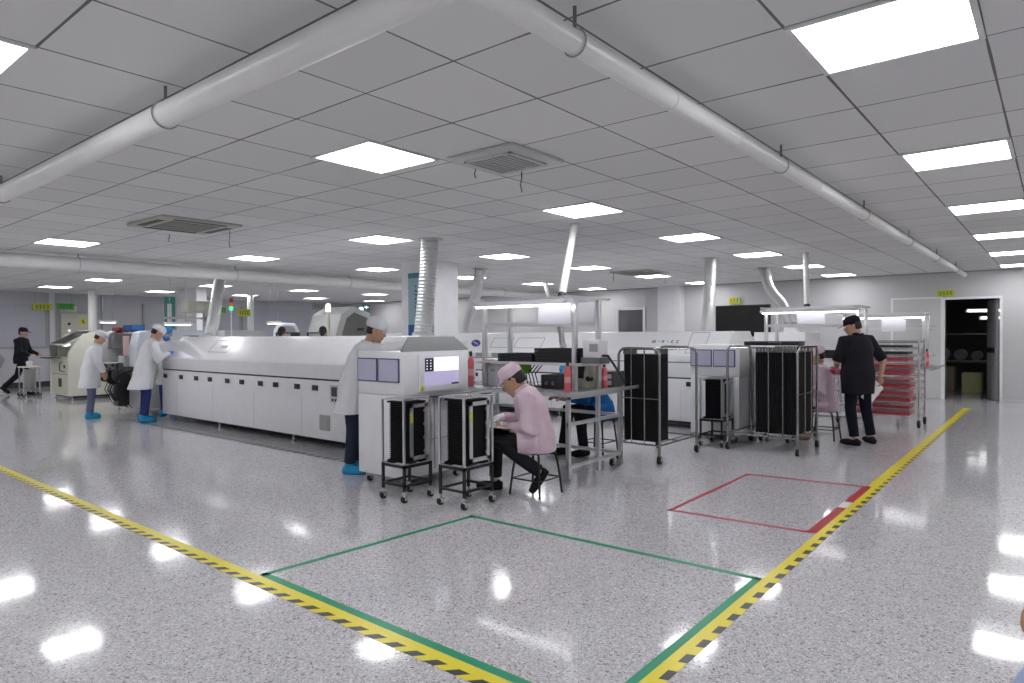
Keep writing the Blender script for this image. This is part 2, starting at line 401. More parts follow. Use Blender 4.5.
def flexduct(label, pts, r, m=foil, flange=True, n=16, loc=None, pitch=.045):
    # corrugated hose along a smooth curve
    P = [Vector(p) for p in pts]; o = P[-1].copy()
    # Catmull-Rom
    Q = []
    E = [P[0]*2-P[1]]+P+[P[-1]*2-P[-2]]
    for i in range(1, len(E)-2):
        L = (E[i+1]-E[i]).length; k = max(2, int(L/(pitch/2)))
        for j in range(k):
            t = j/k; a, b, c, d = E[i-1], E[i], E[i+1], E[i+2]
            Q.append(.5*((2*b)+(c-a)*t+(2*a-5*b+4*c-d)*t*t+(3*b-a-3*c+d)*t**3))
    Q.append(P[-1])
    t = thing('exhaust_duct', label, 'duct', o)
    obj('hose', G().tube([q-o for q in Q], [r*(1.0 if i % 2 else .93) for i in range(len(Q))], n, smooth=False), m, t)
    if flange:
        q = P[0]-o; obj('flange', G().cyl(q+Vector((0, 0, -.012)), q, r*1.45, 20), lgrey, t)
    obj('clamp', G().cyl((0, 0, -.005), (0, 0, .04), r*1.12, 20), alu, t)
    return t
# ------------------------------------------------------------ reflow ovens
def oven(label, x0, x1, y0, y1, zb, seam, lip, top, slope, hy, logo=None, handle_z=.79):
    t = thing('reflow_oven', label, 'oven', (x0, y0, 0)); D = x1-x0; L = y1-y0
    obj('body', B(0, D, 0, L, zb, seam-.022, .012), white, t)
    obj('seam', B(.012, D-.012, .012, L-.012, seam-.023, seam+.001), black, t)  # black strip stands in for the shadow in the gap under the hood
    pr_ = [(0, seam), (0, lip), (.012, lip+.02), (slope, top-.012), (slope+.03, top), (D-slope-.03, top), (D-slope, top-.012), (D-.012, lip+.02), (D, lip), (D, seam)]
    obj('hood', G().prism(pr_, 'y', 0, L, .006), whiteg, t)
    for y in hy:
        h = obj('handle', B(-.012, 0, y-y0-.065, y-y0+.065, handle_z-.036, handle_z+.036, .004), blackr, t)
        obj('latch', B(-.018, -.012, y-y0-.02, y-y0+.01, handle_z-.012, handle_z+.012), blackr, h)
    # door seams
    g = G(); y = .7
    while y < L: g.box(-.0015, 0, y, y+.006, zb+.02, handle_z-.1); y += 1.25
    obj('door_seam', g, mat('seam_grey', (.5, .5, .53), .5), t)
    obj('underframe', G().box(.15, D-.1, .1, L-.1, zb-.05, zb), black, t)
    foot(t, [(x, y) for x in (.06, D-.08) for y in [q*L/3+.15 for q in (0, 1, 2)]+[L-.1]], zb)
    return t
o1 = oven('very long white reflow oven on the left with black square handles', 5.2, 6.6, 6.05, 12.35, .115, .915, 1.10, 1.48, .36,
          [12.2, 11.6, 11.05, 10.58, 10.02, 9.58, 9.05, 8.64, 8.10, 7.68])
o = obj('control_panel', G().box(-.02, 0, 1.0, 1.28, .62, .85, .004), lgrey, o1)
obj('button', G().box(-.024, -.02, 1.04, 1.24, .70, .82), dglass, o)
for k in range(3): obj('button', G().cyl((-.032, 1.07+.07*k, .655), (-.02, 1.07+.07*k, .655), .016, 12), blackr, o)
obj('vent', G().box(-.015, 0, 1.30, 1.52, .24, .44).box(-.022, -.015, 1.33, 1.49, .28, .40), greyp, o1)
m_ = obj('side_monitor', B(.45, .72, 6.40, 6.43, 1.30, 1.50, .005), mat('monitor_dark_red', (.16, .07, .07), .3), o1); obj('monitor_arm', B(.56, .60, 6.28, 6.41, 1.36, 1.40), greyp, m_)
# hatch on the sloped hood
M = Matrix.Translation((0, 0, 0))
def slope_plate(t, name, y0, y1, f0, f1, lip, top, slope, m, lift=.004, frame=0):
    p0 = Vector((.012, 0, lip+.02)); p1 = Vector((slope, 0, top-.012)); nrm = Vector((-(p1.z-p0.z), 0, p1.x-p0.x)).normalized()
    def P(f, y, h): q = p0.lerp(p1, f)+nrm*h; return (q.x, y, q.z)
    g = G()
    def quad(a0, a1, b0, b1, h0=0, h1=lift):
        vs = [P(f, y, h) for h in (h0, h1) for (f, y) in ((b0, a0), (b0, a1), (b1, a1), (b1, a0))]
        g.add(vs, [(0, 1, 2, 3), (4, 5, 6, 7), (0, 1, 5, 4), (1, 2, 6, 5), (2, 3, 7, 6), (3, 0, 4, 7)])
    if frame:
        dy = frame; df = frame*2
        quad(y0, y0+dy, f0, f1); quad(y1-dy, y1, f0, f1); quad(y0, y1, f0, f0+df); quad(y0, y1, f1-df, f1)
    else: quad(y0, y1, f0, f1)
    return obj(name, g, m, t)
sg = mat('seam_grey2', (.35, .35, .37), .5)
slope_plate(o1, 'hatch_outline', 4.2, 4.85, .30, .85, 1.10, 1.48, .36, sg, .003, .012)
slope_plate(o1, 'hatch_label', 4.35, 4.55, .5, .62, 1.10, 1.48, .36, greyp, .004)
o2 = oven('second white reflow oven behind the bench and hanging carts', 9.7, 11.1, 3.85, 12.6, .115, .80, 1.14, 1.52, .32,
          [4.4, 5.3, 6.2, 7.1, 8.0, 8.9], handle_z=.70)
obj('seam', B(-.002, 1.39, .01, 8.7, 1.03, 1.042), black, o2)
for a, b in ((3.5, 4.15), (4.25, 4.75)): slope_plate(o2, 'hatch_outline', a, b, .2, .75, 1.14, 1.52, .32, sg, .003, .012)
slope_plate(o2, 'hatch_outline', .35, .65, .05, .98, 1.14, 1.52, .32, sg, .003, .01)
# maker's lettering and blue oval mark on the hood
lk = mat('logo_dark_green', (.03, .14, .12), .4); lb = mat('logo_blue', (.03, .04, .25), .4)
g = G()
p0 = Vector((.012, 0, 1.16)); p1 = Vector((.32, 0, 1.508)); nn = Vector((-(p1.z-p0.z), 0, p1.x-p0.x)).normalized()
def hoodpt(f, y, h=.004): q = p0.lerp(p1, f)+nn*h; return Vector((q.x, y, q.z))
def stroke(g, pts, w=.012):
    for a, b in zip(pts, pts[1:]): g.tube([a, b], w, 4, smooth=False)
yy = 1.22
def letter(y, segs):
    for s in segs: stroke(g, [hoodpt(.50+f*.13, y-u*.045+f*-.0) for (u, f) in s], .006)
# oval mark then short strokes
ov = [(cos(q)*.7+.5, sin(q)*.45+.45) for q in [2*pi*k/12 for k in range(13)]]
letter(1.28, [ov]); letter(1.28, [[(.1, .4), (.9, .5)]])
for y, s in ((1.17, [[(0, .5), (.6, .5)]]), (1.11, [[(0, .2), (0, .8), (.6, .8), (.6, .2), (0, .2)]]), (1.03, [[(0, .5), (.7, .5)]]),
             (.95, [[(.8, .9), (.1, .8), (.1, .1), (.8, .0)]]), (.86, [[(.8, .9), (.1, .8), (.1, .1), (.8, .0)]])): letter(y, s)
obj('lettering', g, lk, o2)
g = G(); g.loft([[hoodpt(.44+.20*sin(q)*.9+.06*cos(q), 5.17+.13*cos(q), h) for q in [2*pi*k/20 for k in range(20)]] for h in (0, .006)]); obj('emblem', g, lb, o2)
g = G(); g.tube([hoodpt(.36, 5.10, .01), hoodpt(.44, 5.17, .012), hoodpt(.5, 5.24, .01)], .008, 6); obj('emblem_stroke', g, white, o2)
g = G()
for k in range(5): stroke(g, [hoodpt(.55, 5.43+.075*k), hoodpt(.36, 5.45+.075*k), hoodpt(.4, 5.48+.075*k)], .004)
obj('lettering', g, mat('logo_pale_green', (.35, .42, .25), .5), o2)
for k in range(5): obj('vent', B(-.006, 0, 3.9+.42*k, 4.2+.42*k, 1.055, 1.13), greyp, o2)
# ------------------------------------------------------------ loaders (white box at the oven mouth)
def warn(parent, P, u, v, s=.05):
    # yellow triangle with dark bolt; P origin, u right, v up
    n = u.cross(v).normalized(); g = G(); a = [P-u*s*.6, P+u*s*.6, P+v*s]
    g.add([q for q in a]+[q+n*.002 for q in a], [(0, 1, 2), (3, 4, 5), (0, 1, 4, 3), (1, 2, 5, 4), (2, 0, 3, 5)])
    w = obj('warning_label', g, yellow, parent)
    g = G(); c = P+v*s*.35+n*.003; g.tube([c+v*s*.3, c-u*s*.08, c+u*s*.08, c-v*s*.2], s*.06, 4); obj('symbol', g, black, w)
scr = mat('screen_lilac', (.42, .38, .58), .3, emit=.55, var=0); scr2 = mat('screen_white', (.85, .85, .95), .3, emit=.9, var=0)
lil = mat('lilac_window', (.50, .50, .64), .12, var=.1, scale=3)
def loader(label, x, y, withscreen, W_=.88):
    t = thing('board_loader', label, 'machine', (x, y, 0)); D_ = .69
    obj('body', G().box(0, W_, .0, D_, .10, .90, .008), white, t)
    up = obj('upper_cabinet', G().box(0, W_+.02, -.01, D_, .903, 1.33, .01), white, t)
    fr = mat('window_frame_blue', (.05, .06, .16), .4)
    for a, b in ((.05, .355), (.375, .685)):
        f = obj('window', B(-.012, 0, a, b, 1.03, 1.265), fr, t); obj('pane', B(-.015, -.012, a+.012, b-.012, 1.042, 1.253), lil, f)
    obj('base', B(.05, W_-.05, .05, D_-.05, .07, .10), greyp, t)
    casters(t, [(.08, .08), (.08, D_-.08), (W_-.08, .08), (W_-.08, D_-.08)], .08, .032)
    if withscreen:
        m = obj('monitor', B(.18, .80, -.035, -.01, .93, 1.295, .006), white, t)
        obj('screen', B(.245, .725, -.038, -.035, .985, 1.272), scr, m)
        obj('screen_window', B(.37, .722, -.0395, -.038, 1.13, 1.268), scr2, m)
        g = G(); obj('screen_menu', B(.25, .37, -.0395, -.038, 1.13, 1.262), mat('screen_black', (.02, .02, .02), .3), m)
        for i in range(2):
            for j in range(4): g.box(.27+.05*i, .285+.05*i, -.041, -.0395, 1.15+.028*j, 1.16+.028*j)
        obj('screen_icons', g, scr2, m); obj('screen_taskbar', B(.62, .724, -.0395, -.038, .987, 1.005), black, m)
        warn(m, Vector((.215, -.036, .945)), Vector((1, 0, 0)), Vector((0, 0, 1)), .06)
        k = obj('keyboard_shelf', B(.33, 1.0, -.25, -.01, .872, .885, .003), black, t)
        obj('conveyor_rail', B(.30, 1.02, -.26, -.235, .885, .905), alu, k)
        g = G().box(.01, W_-.1, -.022, -.01, .45, .455).box(.4, .405, -.012, 0, .15, .85); obj('panel_seam', g, sg, t)
    if not withscreen: return t
    hd = G(); z0, z1 = 1.33, 1.475
    def R4(a, b, c, d, z): return [Vector((a, c, z)), Vector((b, c, z)), Vector((b, d, z)), Vector((a, d, z))]
    hd.loft([R4(.0, W_+.03, .0, .035, z0), R4(.0, W_+.03, .0, .035, z0+.015), R4(.14, W_-.13, .05, .085, z1)], smooth=False)
    obj('raised_lid', hd, mat('hood_grey', (.30, .31, .31), .4), t)
    return t
loader('white board loader with a lit lilac screen and raised grey lid', 4.26, 4.85, True)
loader('white board loader with two lilac windows behind the small magazine rack', 8.83, 3.31, False, .84)
# unloader next to the second loader
t = thing('board_unloader', 'white low unloader cabinet behind the hanging board cart', 'machine', (9.22, 2.75, 0))
obj('body', B(0, .40, 0, .50, .1, .95, .01), white, t)
c = obj('upper_cabinet', B(.02, .38, .1, .5, .95, 1.3, .01), white, t); obj('window', B(.01, .02, .16, .26, 1.0, 1.24), greyp, c); obj('window', B(.01, .02, .32, .44, .98, 1.2), dglass, c)
obj('panel_seam', B(-.002, 0, .02, .48, .5, .505), sg, t); casters(t, [(.07, .07), (.07, .43), (.33, .07), (.33, .43)], .1, .035)
# ------------------------------------------------------------ placement machine (left, between white coats)
t = thing('placement_machine', 'white and grey placement machine with dark feeder opening, between two white coats', 'machine', (5.10, 13.15, 0))
obj('body', G().box(.2, 1.6, 0, 1.9, .12, .92, .02), lgrey, t)
prf = [(0.0, .92), (.0, 1.3), (.06, 1.56), (.2, 1.6), (1.4, 1.6), (1.6, 1.3), (1.6, .92)]
s = obj('side_cover', G().prism(prf, 'y', 0, .38, .01), mat('cover_blue_white', (.66, .70, .78), .25), t)
obj('side_cover', G().prism(prf, 'y', 1.75, 1.9, .01), whiteg, t)
obj('canopy', G().prism([(.12, 1.25), (.16, 1.54), (.3, 1.6), (1.5, 1.6), (1.6, 1.25)], 'y', .38, 1.75), mat('canopy_smoke', (.10, .10, .10), .15), t)
obj('cavity', B(.5, 1.55, .38, 1.75, .92, 1.25), black, t)
obj('pink_reflection', B(.11, .14, .65, .95, 1.12, 1.5, .005), mat('reflection_pink', (.62, .42, .42), .4), t)  # pink plate paints the reflection of pink clothes in the dark window
obj('control_box', B(-.05, .15, .45, .75, .92, 1.12, .01), lgrey, t)
g = G()
for k in range(14): g.box(-.12+.02*(k % 2), .5, .5+.085*k, .56+.085*k, .84, .99)
obj('feeder_bank', g, dsteel, t)
for k in range(7):
    r = .14 if k % 2 else .11
    obj('reel', G().lathe([(.03, 0), (r, 0), (r, .012), (.03, .012)], (-.02-.03*(k % 2), .52+.16*k, .70+.05*(k % 3)), 20, 'y').cyl((-.02-.03*(k % 2), .53+.16*k, .70+.05*(k % 3)), (.2, .53+.16*k, .75), .01, 6), [blackr, dsteel, mat('reel_blue', (.06, .10, .28), .4)][k % 3], t)
g = G(); random.seed(3)
for k in range(12):
    y = .5+random.random()*.8; g.tube([(.0, y, .7), (-.08, y+.05, .45), (.02, y-.05*random.random(), .2), (.1, y, .12)], .008, 6)
obj('cable_bundle', g, wirem, t)
obj('waste_box', B(.0, .22, .9, 1.15, .14, .62, .01), black, t)
obj('tray', B(-.32, .1, .55, .95, .985, 1.0), white, t); obj('tray_support', G().cyl((-.25, .75, .98), (.25, .75, .6), .015, 8), steel, t)
foot(t, [(.3, .2), (.3, 1.7), (1.5, .2), (1.5, 1.7)], .125)
tag(obj('parts_bin', G().box(0, .26, 0, .4, 0, .012).box(0, .012, 0, .4, 0, .12).box(.248, .26, 0, .4, 0, .12).box(0, .26, 0, .012, 0, .12).box(0, .26, .388, .4, 0, .12), mat('blue_plastic', (.04, .16, .45), .4), loc=(5.42, 14.25, 1.602)), 'blue plastic bin on top of the placement machine', 'bin')
tag(obj('parts_bin', G().box(0, .26, 0, .4, 0, .012).box(0, .012, 0, .4, 0, .07).box(.248, .26, 0, .4, 0, .07).box(0, .26, 0, .012, 0, .07).box(0, .26, .388, .4, 0, .07), mat('red_plastic', (.55, .05, .05), .4), loc=(5.35, 14.62, 1.602)), 'low red bin on top of the placement machine, left of the blue bin', 'bin')
# ------------------------------------------------------------ cream printer
t = thing('solder_printer', 'cream coloured printer machine with open hood at the far left', 'machine', (5.38, 17.7, 0))
prf = [(0, .1), (0, 1.12), (.12, 1.3), (.32, 1.56), (1.15, 1.56), (1.3, 1.4), (1.3, .1)]
obj('side_panel', G().prism(prf, 'y', 0, .08, .01), cream, t); obj('side_panel', G().prism(prf, 'y', 1.22, 1.3, .01), cream, t)
obj('body', B(.02, 1.28, .08, 1.22, .1, 1.0), beige, t)
obj('panel_seam', G().box(.015, .02, .1, 1.2, .6, .61).box(.01, .02, .3, .38, .75, .82).box(.01, .02, .55, .75, .3, .5), blackr, t)
obj('inner_deck', B(.3, 1.28, .08, 1.22, 1.0, 1.35), lgrey, t)
M = Matrix.Translation((.22, 0, 1.42)) @ Matrix.Rotation(radians(-28), 4, 'Y')
l = obj('hood', B(-.30, .42, .1, 1.2, 0, .03, .005, M=M), cream, t); obj('hood_dark_plate', B(-.26, .36, .16, 1.14, .03, .036, M=M), dglass, l); obj('hood_dark_plate', B(-.3, .3, .2, 1.1, -.006, 0, M=M), dglass, l)  # upper plate puts the shaded interior of the open bay into dark colour
obj('keyboard_tray', B(-.25, .0, .5, 1.15, .98, 1.0), blackr, t); obj('monitor', B(-.05, .0, .75, 1.1, 1.02, 1.32, .01), dsteel, t)
obj('work_lamp', G().ball((.15, .7, 1.3), .1, .16, .05), mat('lamp_white', (.9, .9, .85), .4, emit=1.5, var=0), t)
g = G().tube([(-.02, .35, .9), (-.08, .35, .85), (-.08, .35, .7), (-.02, .2, .66)], .01, 6); obj('grab_rail', g, black, t)
foot(t, [(.1, .1), (.1, 1.2), (1.2, .1), (1.2, 1.2)], .1)
obj('underframe', B(.1, 1.2, .1, 1.2, .05, .1), black, t)
# small tray cart
t = thing('tray_cart', 'small steel trolley with a tray and cup, beside the walking person', 'cart', (5.21, 19.96, 0))
obj('tray', G().box(-.2, .2, -.2, .2, .72, .75, .01), cream, t)
g = G()
for sx in (-.17, .17):
    for sy in (-.17, .17): g.cyl((sx, sy, .1), (sx, sy, .72), .014, 8)
g.box(-.17, .17, -.18, -.16, .16, .18).box(-.17, .17, .16, .18, .16, .18).box(-.18, -.16, -.17, .17, .16, .18).box(.16, .18, -.17, .17, .16, .18)
obj('frame', g, steel, t); casters(t, [(sx, sy) for sx in (-.17, .17) for sy in (-.17, .17)], .1, .05)
obj('drum', G().lathe([(.11, .18), (.12, .2), (.12, .66), (.11, .68)], (0, 0, 0), 20), mat('drum_grey', (.33, .33, .33), .4), t)
tag(obj('cup', G().lathe([(.05, 0), (.06, .01), (.07, .1), (.06, .13), (.0, .135)], (5.21, 19.96, .751), 16), white), 'small white cup on the trolley tray', 'cup')
# grey instrument at the far left edge
t = thing('bench_machine', 'small grey machine on a stand at the left edge by the lilac window', 'machine', (4.62, 21.45, 0))
obj('stand', G().box(-.35, .35, -.3, .3, .62, .66).box(-.33, -.27, -.28, -.22, .02, .62).box(.27, .33, -.28, -.22, .02, .62).box(-.33, -.27, .22, .28, .02, .62).box(.27, .33, .22, .28, .02, .62).box(-.38, .38, -.3, -.2, 0, .03), lgrey, t)
obj('housing', G().prism([(-.3, .66), (-.34, .95), (-.1, 1.12), (.3, 1.05), (.4, .9), (.3, .66)], 'y', -.25, .25, .02), mat('machine_grey', (.32, .32, .33), .4), t)
obj('head', G().lathe([(.03, -.2), (.14, -.18), (.14, .18), (.03, .2)], (-.3, 0, .95), 16, 'y'), lgrey, t)
obj('cover', G().box(-.6, -.35, -.35, .35, 1.1, 1.2, .03), lgrey, t); obj('control_box', B(-.2, .1, -.22, .22, .45, .62), blackr, t)
# ------------------------------------------------------------ things on the left wall
t = thing('electrical_cabinet', 'beige electrical cabinet with yellow warning triangle on the far wall', 'cabinet', (6.86, YL, 1.45))
obj('body', B(0, .82, -.25, 0, 0, .75, .01), beige, t); obj('door', B(.02, .80, -.262, -.25, .02, .73, .004), beige, t)
warn(t, Vector((.58, -.263, .40)), Vector((1, 0, 0)), Vector((0, 0, 1)), .24)
obj('switch', G().cyl((.2, -.285, .42), (.2, -.26, .42), .04, 12), black, t); obj('indicator', G().cyl((.2, -.28, .22), (.2, -.26, .22), .035, 12), scr2, t)
tag(obj('notice', B(6.9, 7.35, YL-.01, YL, 2.22, 2.42), white), 'white notice sheet on the far wall above the beige cabinet', 'notice')
def sign(label, x0, x1, y, z0, z1, m, m2, hang=True, axis='y', n=4):
    # axis 'y': faces -y and spans x ; axis 'x': faces -x and spans (x0..x1) along y at x=y
    w = x1-x0; c = (x0, y, z0) if axis == 'y' else (y, x0, z0)
    t = thing('hanging_sign' if hang else 'wall_sign', label, 'sign', c)
    f = (lambda a, b, d0, d1, e, g_: G().box(a, b, d0, d1, e, g_)) if axis == 'y' else (lambda a, b, d0, d1, e, g_: G().box(d0, d1, a, b, e, g_))
    obj('board', f(0, w, -.015, .015, 0, z1-z0), m, t)
    random.seed(int(x0*100)); cw = w*.8/n
    g = G()
    for k in range(n):
        x = w*.1+cw*k
        for q in range(4):
            zz = (z1-z0)*(.22+.17*q)
            b = f(x+cw*.12, x+cw*(.88 if q % 2 else .7), -.018, -.015, zz, zz+(z1-z0)*.06); g.b.from_mesh(_m2(b))
        b = f(x+cw*.4, x+cw*.52, -.018, -.015, (z1-z0)*.2, (z1-z0)*.8); g.b.from_mesh(_m2(b))
    obj('lettering', g, m2, t)
    if hang:
        g = G()
        for q in (.15, .85):
            p = (w*q, 0) if axis == 'y' else (0, w*q)
            g.cyl((p[0], p[1], z1-z0), (p[0], p[1], HC-z0), .004, 6)
        obj('hanger', g, steel, t)
    return t
def _m2(G_):
    me = bpy.data.meshes.new('tmp'); G_.b.to_mesh(me); G_.b.free(); return me
ysign = mat('sign_yellow_green', (.55, .60, .04), .4); gsign = mat('sign_green', (.10, .42, .06), .4); dk_txt = mat('sign_text_dark', (.03, .08, .02), .5)
sign('yellow-green hanging sign by the lilac window', 6.15, 6.62, YL-.25, 2.28, 2.47, ysign, dk_txt)
sign('green hanging sign above the beige electrical cabinet', 6.76, 7.2, YL-.25, 2.30, 2.49, gsign, dk_txt)
# ------------------------------------------------------------ magazine racks: black wheeled stand + steel cage, magazine inside
combm = mat('magazine_black', (.007, .007, .008), .7, spec=.2)
def magrack(lab_stand, lab_mag, x0, y0, w, d, zs, zt, steelcage=True):
    t = thing('magazine_stand', lab_stand, 'rack', (x0, y0, 0))
    s = .022
    g = G()
    for (x, y) in ((0, 0), (w-s, 0), (0, d-s), (w-s, d-s)): g.box(x, x+s, y, y+s, .10, zs)
    g.box(0, w, 0, s, zs-.03, zs).box(0, w, d-s, d, zs-.03, zs).box(0, s, 0, d, zs-.03, zs).box(w-s, w, 0, d, zs-.03, zs)
    g.box(0, w, 0, s, .14, .16).box(0, w, d-s, d, .14, .16).box(0, s, 0, d, .14, .16).box(w-s, w, 0, d, .14, .16)
    obj('frame', g, black, t); casters(t, [(.011, .011), (w-.011, .011), (.011, d-.011), (w-.011, d-.011)], .1, .034)
    g = G(); q = .009
    for (x, y) in ((0, 0), (w-2*q, 0), (0, d-2*q), (w-2*q, d-2*q)): g.box(x, x+2*q, y, y+2*q, zs, zt)
    for z in (zs+.004, zt): g.box(0, w, 0, .012, z-.008, z).box(0, w, d-.012, d, z-.008, z).box(0, .012, 0, d, z-.008, z).box(w-.012, w, 0, d, z-.008, z)
    for k in range(6): g.box(.012+k*(w-.02)/6, .018+k*(w-.02)/6, 0, d, zt-.006, zt-.002)
    obj('cage', g, alu, t)
    obj('top_plate', B(w*.35, w*.85, d*.25, d*.8, zt-.001, zt+.004), steel, t)
    m = thing('board_magazine', lab_mag, 'magazine', (x0+.045, y0+.03, zs+.006)); W_ = w-.09; D_ = d-.06; H = zt-zs-.03
    # two black combed side walls seen from the aisle, top and bottom plates, pale end frame
    obj('plate', B(0, W_, 0, D_, 0, .015), combm, m); obj('plate', B(0, W_, 0, D_, H-.015, H), combm, m)
    g = G(); n = 26
    g.box(.02, W_, .02, D_*.9, .015, H-.015)
    for k in range(n): z = .03+(H-.06)*k/(n-1); g.box(0, .02, .03, D_*.88, z-.004, z+.004)
    obj('slotted_wall', g, combm, m)
    f = G(); b = .035; y1 = -.012
    f.box(.05, W_+.015, y1, 0, .02, .02+b).box(.05, W_+.015, y1, 0, H-.02-b, H-.02).box(.05, .05+b, y1, 0, .02, H-.02).box(W_+.015-b, W_+.015, y1, 0, .02, H-.02)
    for k in range(4): z = .09+(H-.18)*k/3; f.prism([(W_+.015-b, z-.02), (W_+.002-b, z-.008), (W_+.002-b, z+.008), (W_+.015-b, z+.02)], 'y', y1, 0)
    ef = obj('end_frame', f, alu, m); ef['label'] = 'pale aluminium end frame'
    obj('yellow_tag', B(.055, .08, -.014, -.012, H*.66, H*.82), yellow, m)
    obj('lever', B(W_*.1, W_*.4, -.03, -.012, .0, .015), black, m)
magrack('black wheeled stand with steel cage, left one in front of the board loader', 'black slotted board magazine in the left cage before the loader', 3.93, 4.47, .34, .31, .335, .915)
magrack('black wheeled stand with steel cage, beside the seated pink-capped worker', 'black slotted board magazine in the cage beside the seated pink-capped worker', 4.09, 3.89, .38, .31, .36, .955)
magrack('black wheeled stand with cage, standing between the two hanging carts', 'black board magazine in the cage between the two hanging carts', 8.40, 3.37, .40, .31, .36, .90)
# ------------------------------------------------------------ hanging board carts
tubem = mat('cart_tube_steel', (.36, .36, .36), .22, 1)
def arch(w, h, r, x, ax):
    pts = [(0, .1)]+[(r-r*cos(q), h-r+r*sin(q)) for q in [k*pi/12 for k in range(7)]]+[(w-r+r*sin(q), h-r+r*cos(q)) for q in [k*pi/12 for k in range(7)]]+[(w, .1)]
    return [(x, a, z) if ax == 'y' else (a, x, z) for (a, z) in pts]
def hangcart(label, plab, grp, x, y, w, L, ax, n0, n1, npan, h=1.32):
    # arches span w along axis ax; long axis is the other one, arches at 0 and L
    t = thing('hanging_cart', label, 'cart', (x, y, 0))
    A = (lambda a, b, z: (b, a, z)) if ax == 'y' else (lambda a, b, z: (a, b, z))    # a across, b along
    def bar(g, a0, b0, z0, a1, b1, z1, r): g.cyl(A(a0, b0, z0), A(a1, b1, z1), r, 10)
    for b in (0, L): obj('arch', G().tube([A(p[1] if ax == 'y' else p[0], b, p[2]) for p in arch(w, h, .09, 0, ax)], .016, 12), tubem, t)
    g = G()
    for a in (0, w): bar(g, a, 0, .21, a, L, .21, .012); bar(g, a, 0, .25, a, L, .25, .006)
    for b in (0, L/2, L): bar(g, 0, b, .21, w, b, .21, .010)
    obj('bottom_rail', g, tubem, t)
    for a in (.06, w-.06):
        g = G(); bar(g, a, 0, h-.02, a, L, h-.02, .008); obj('top_rod', g, steel, t)
    g = G()
    for b in (0,):
        for a in (w*.36, w*.68): bar(g, a, b, .21, a, b, h-.02, .009)
        bar(g, 0, b, .74, w, b, .74, .008)
    obj('end_bars', g, tubem, t)
    casters(t, [A(a, b, 0)[:2] for a in (0, w) for b in (0, L)], .11, .048)
    first = None
    for k in range(npan):
        b = n0+(n1-n0)*k/(npan-1)
        p = A(0, b, 0)
        if first is None:
            first = thing('board_tray', plab, 'panel', (x+p[0], y+p[1], 0), 0, grp)
            g = G(); q0 = A(.05, -.017, .245); q1 = A(w-.06, .017, h-.07); g.box(q0[0], q1[0], q0[1], q1[1], .245, h-.07); obj('board', g, combm, first)
            for a in (.06, w-.06):
                g = G(); c = A(a, 0, h-.02); g.box(c[0]-.016, c[0]+.016, c[1]-.012, c[1]+.012, h-.07, h-.005)
                obj('hook', g, dsteel, first)
        else: dup(first, (x+p[0], y+p[1], 0), 0)
    return t
hangcart('steel hanging cart with curved tube ends next to the bench, holding black boards', 'black board hanging upright on the cart beside the bench', 'black boards on the cart beside the bench',
         6.9, 3.5, .53, 1.0, 'y', .04, .30, 9)
hangcart('steel hanging cart with curved tube ends before the second seated pink worker', 'black board hanging upright on the cart before the second pink worker', 'black boards on the right cart',
         8.35, 2.42, .84, .86, 'x', .05, .50, 12)
g = G()
for a in (.17, .34): g.cyl((8.345, 2.42+a, .21), (8.345, 2.42+a, 1.3), .008, 8)
o = obj('side_bars', g, tubem, [q for q in bpy.data.objects if q.name.startswith('hanging_cart')][-1]); o.location = (-8.35, -2.42, 0)
t = thing('flat_tray', 'flat black tray lying on top of the right hanging cart', 'tray', (8.33, 2.40, 1.337))
obj('tray', G().box(0, .26, 0, .66, 0, .05, .004), blackr, t); obj('handle', G().tube([(.0, .2, .03), (-.03, .22, .035), (-.03, .34, .035), (0, .36, .03)], .006, 6), dsteel, t)
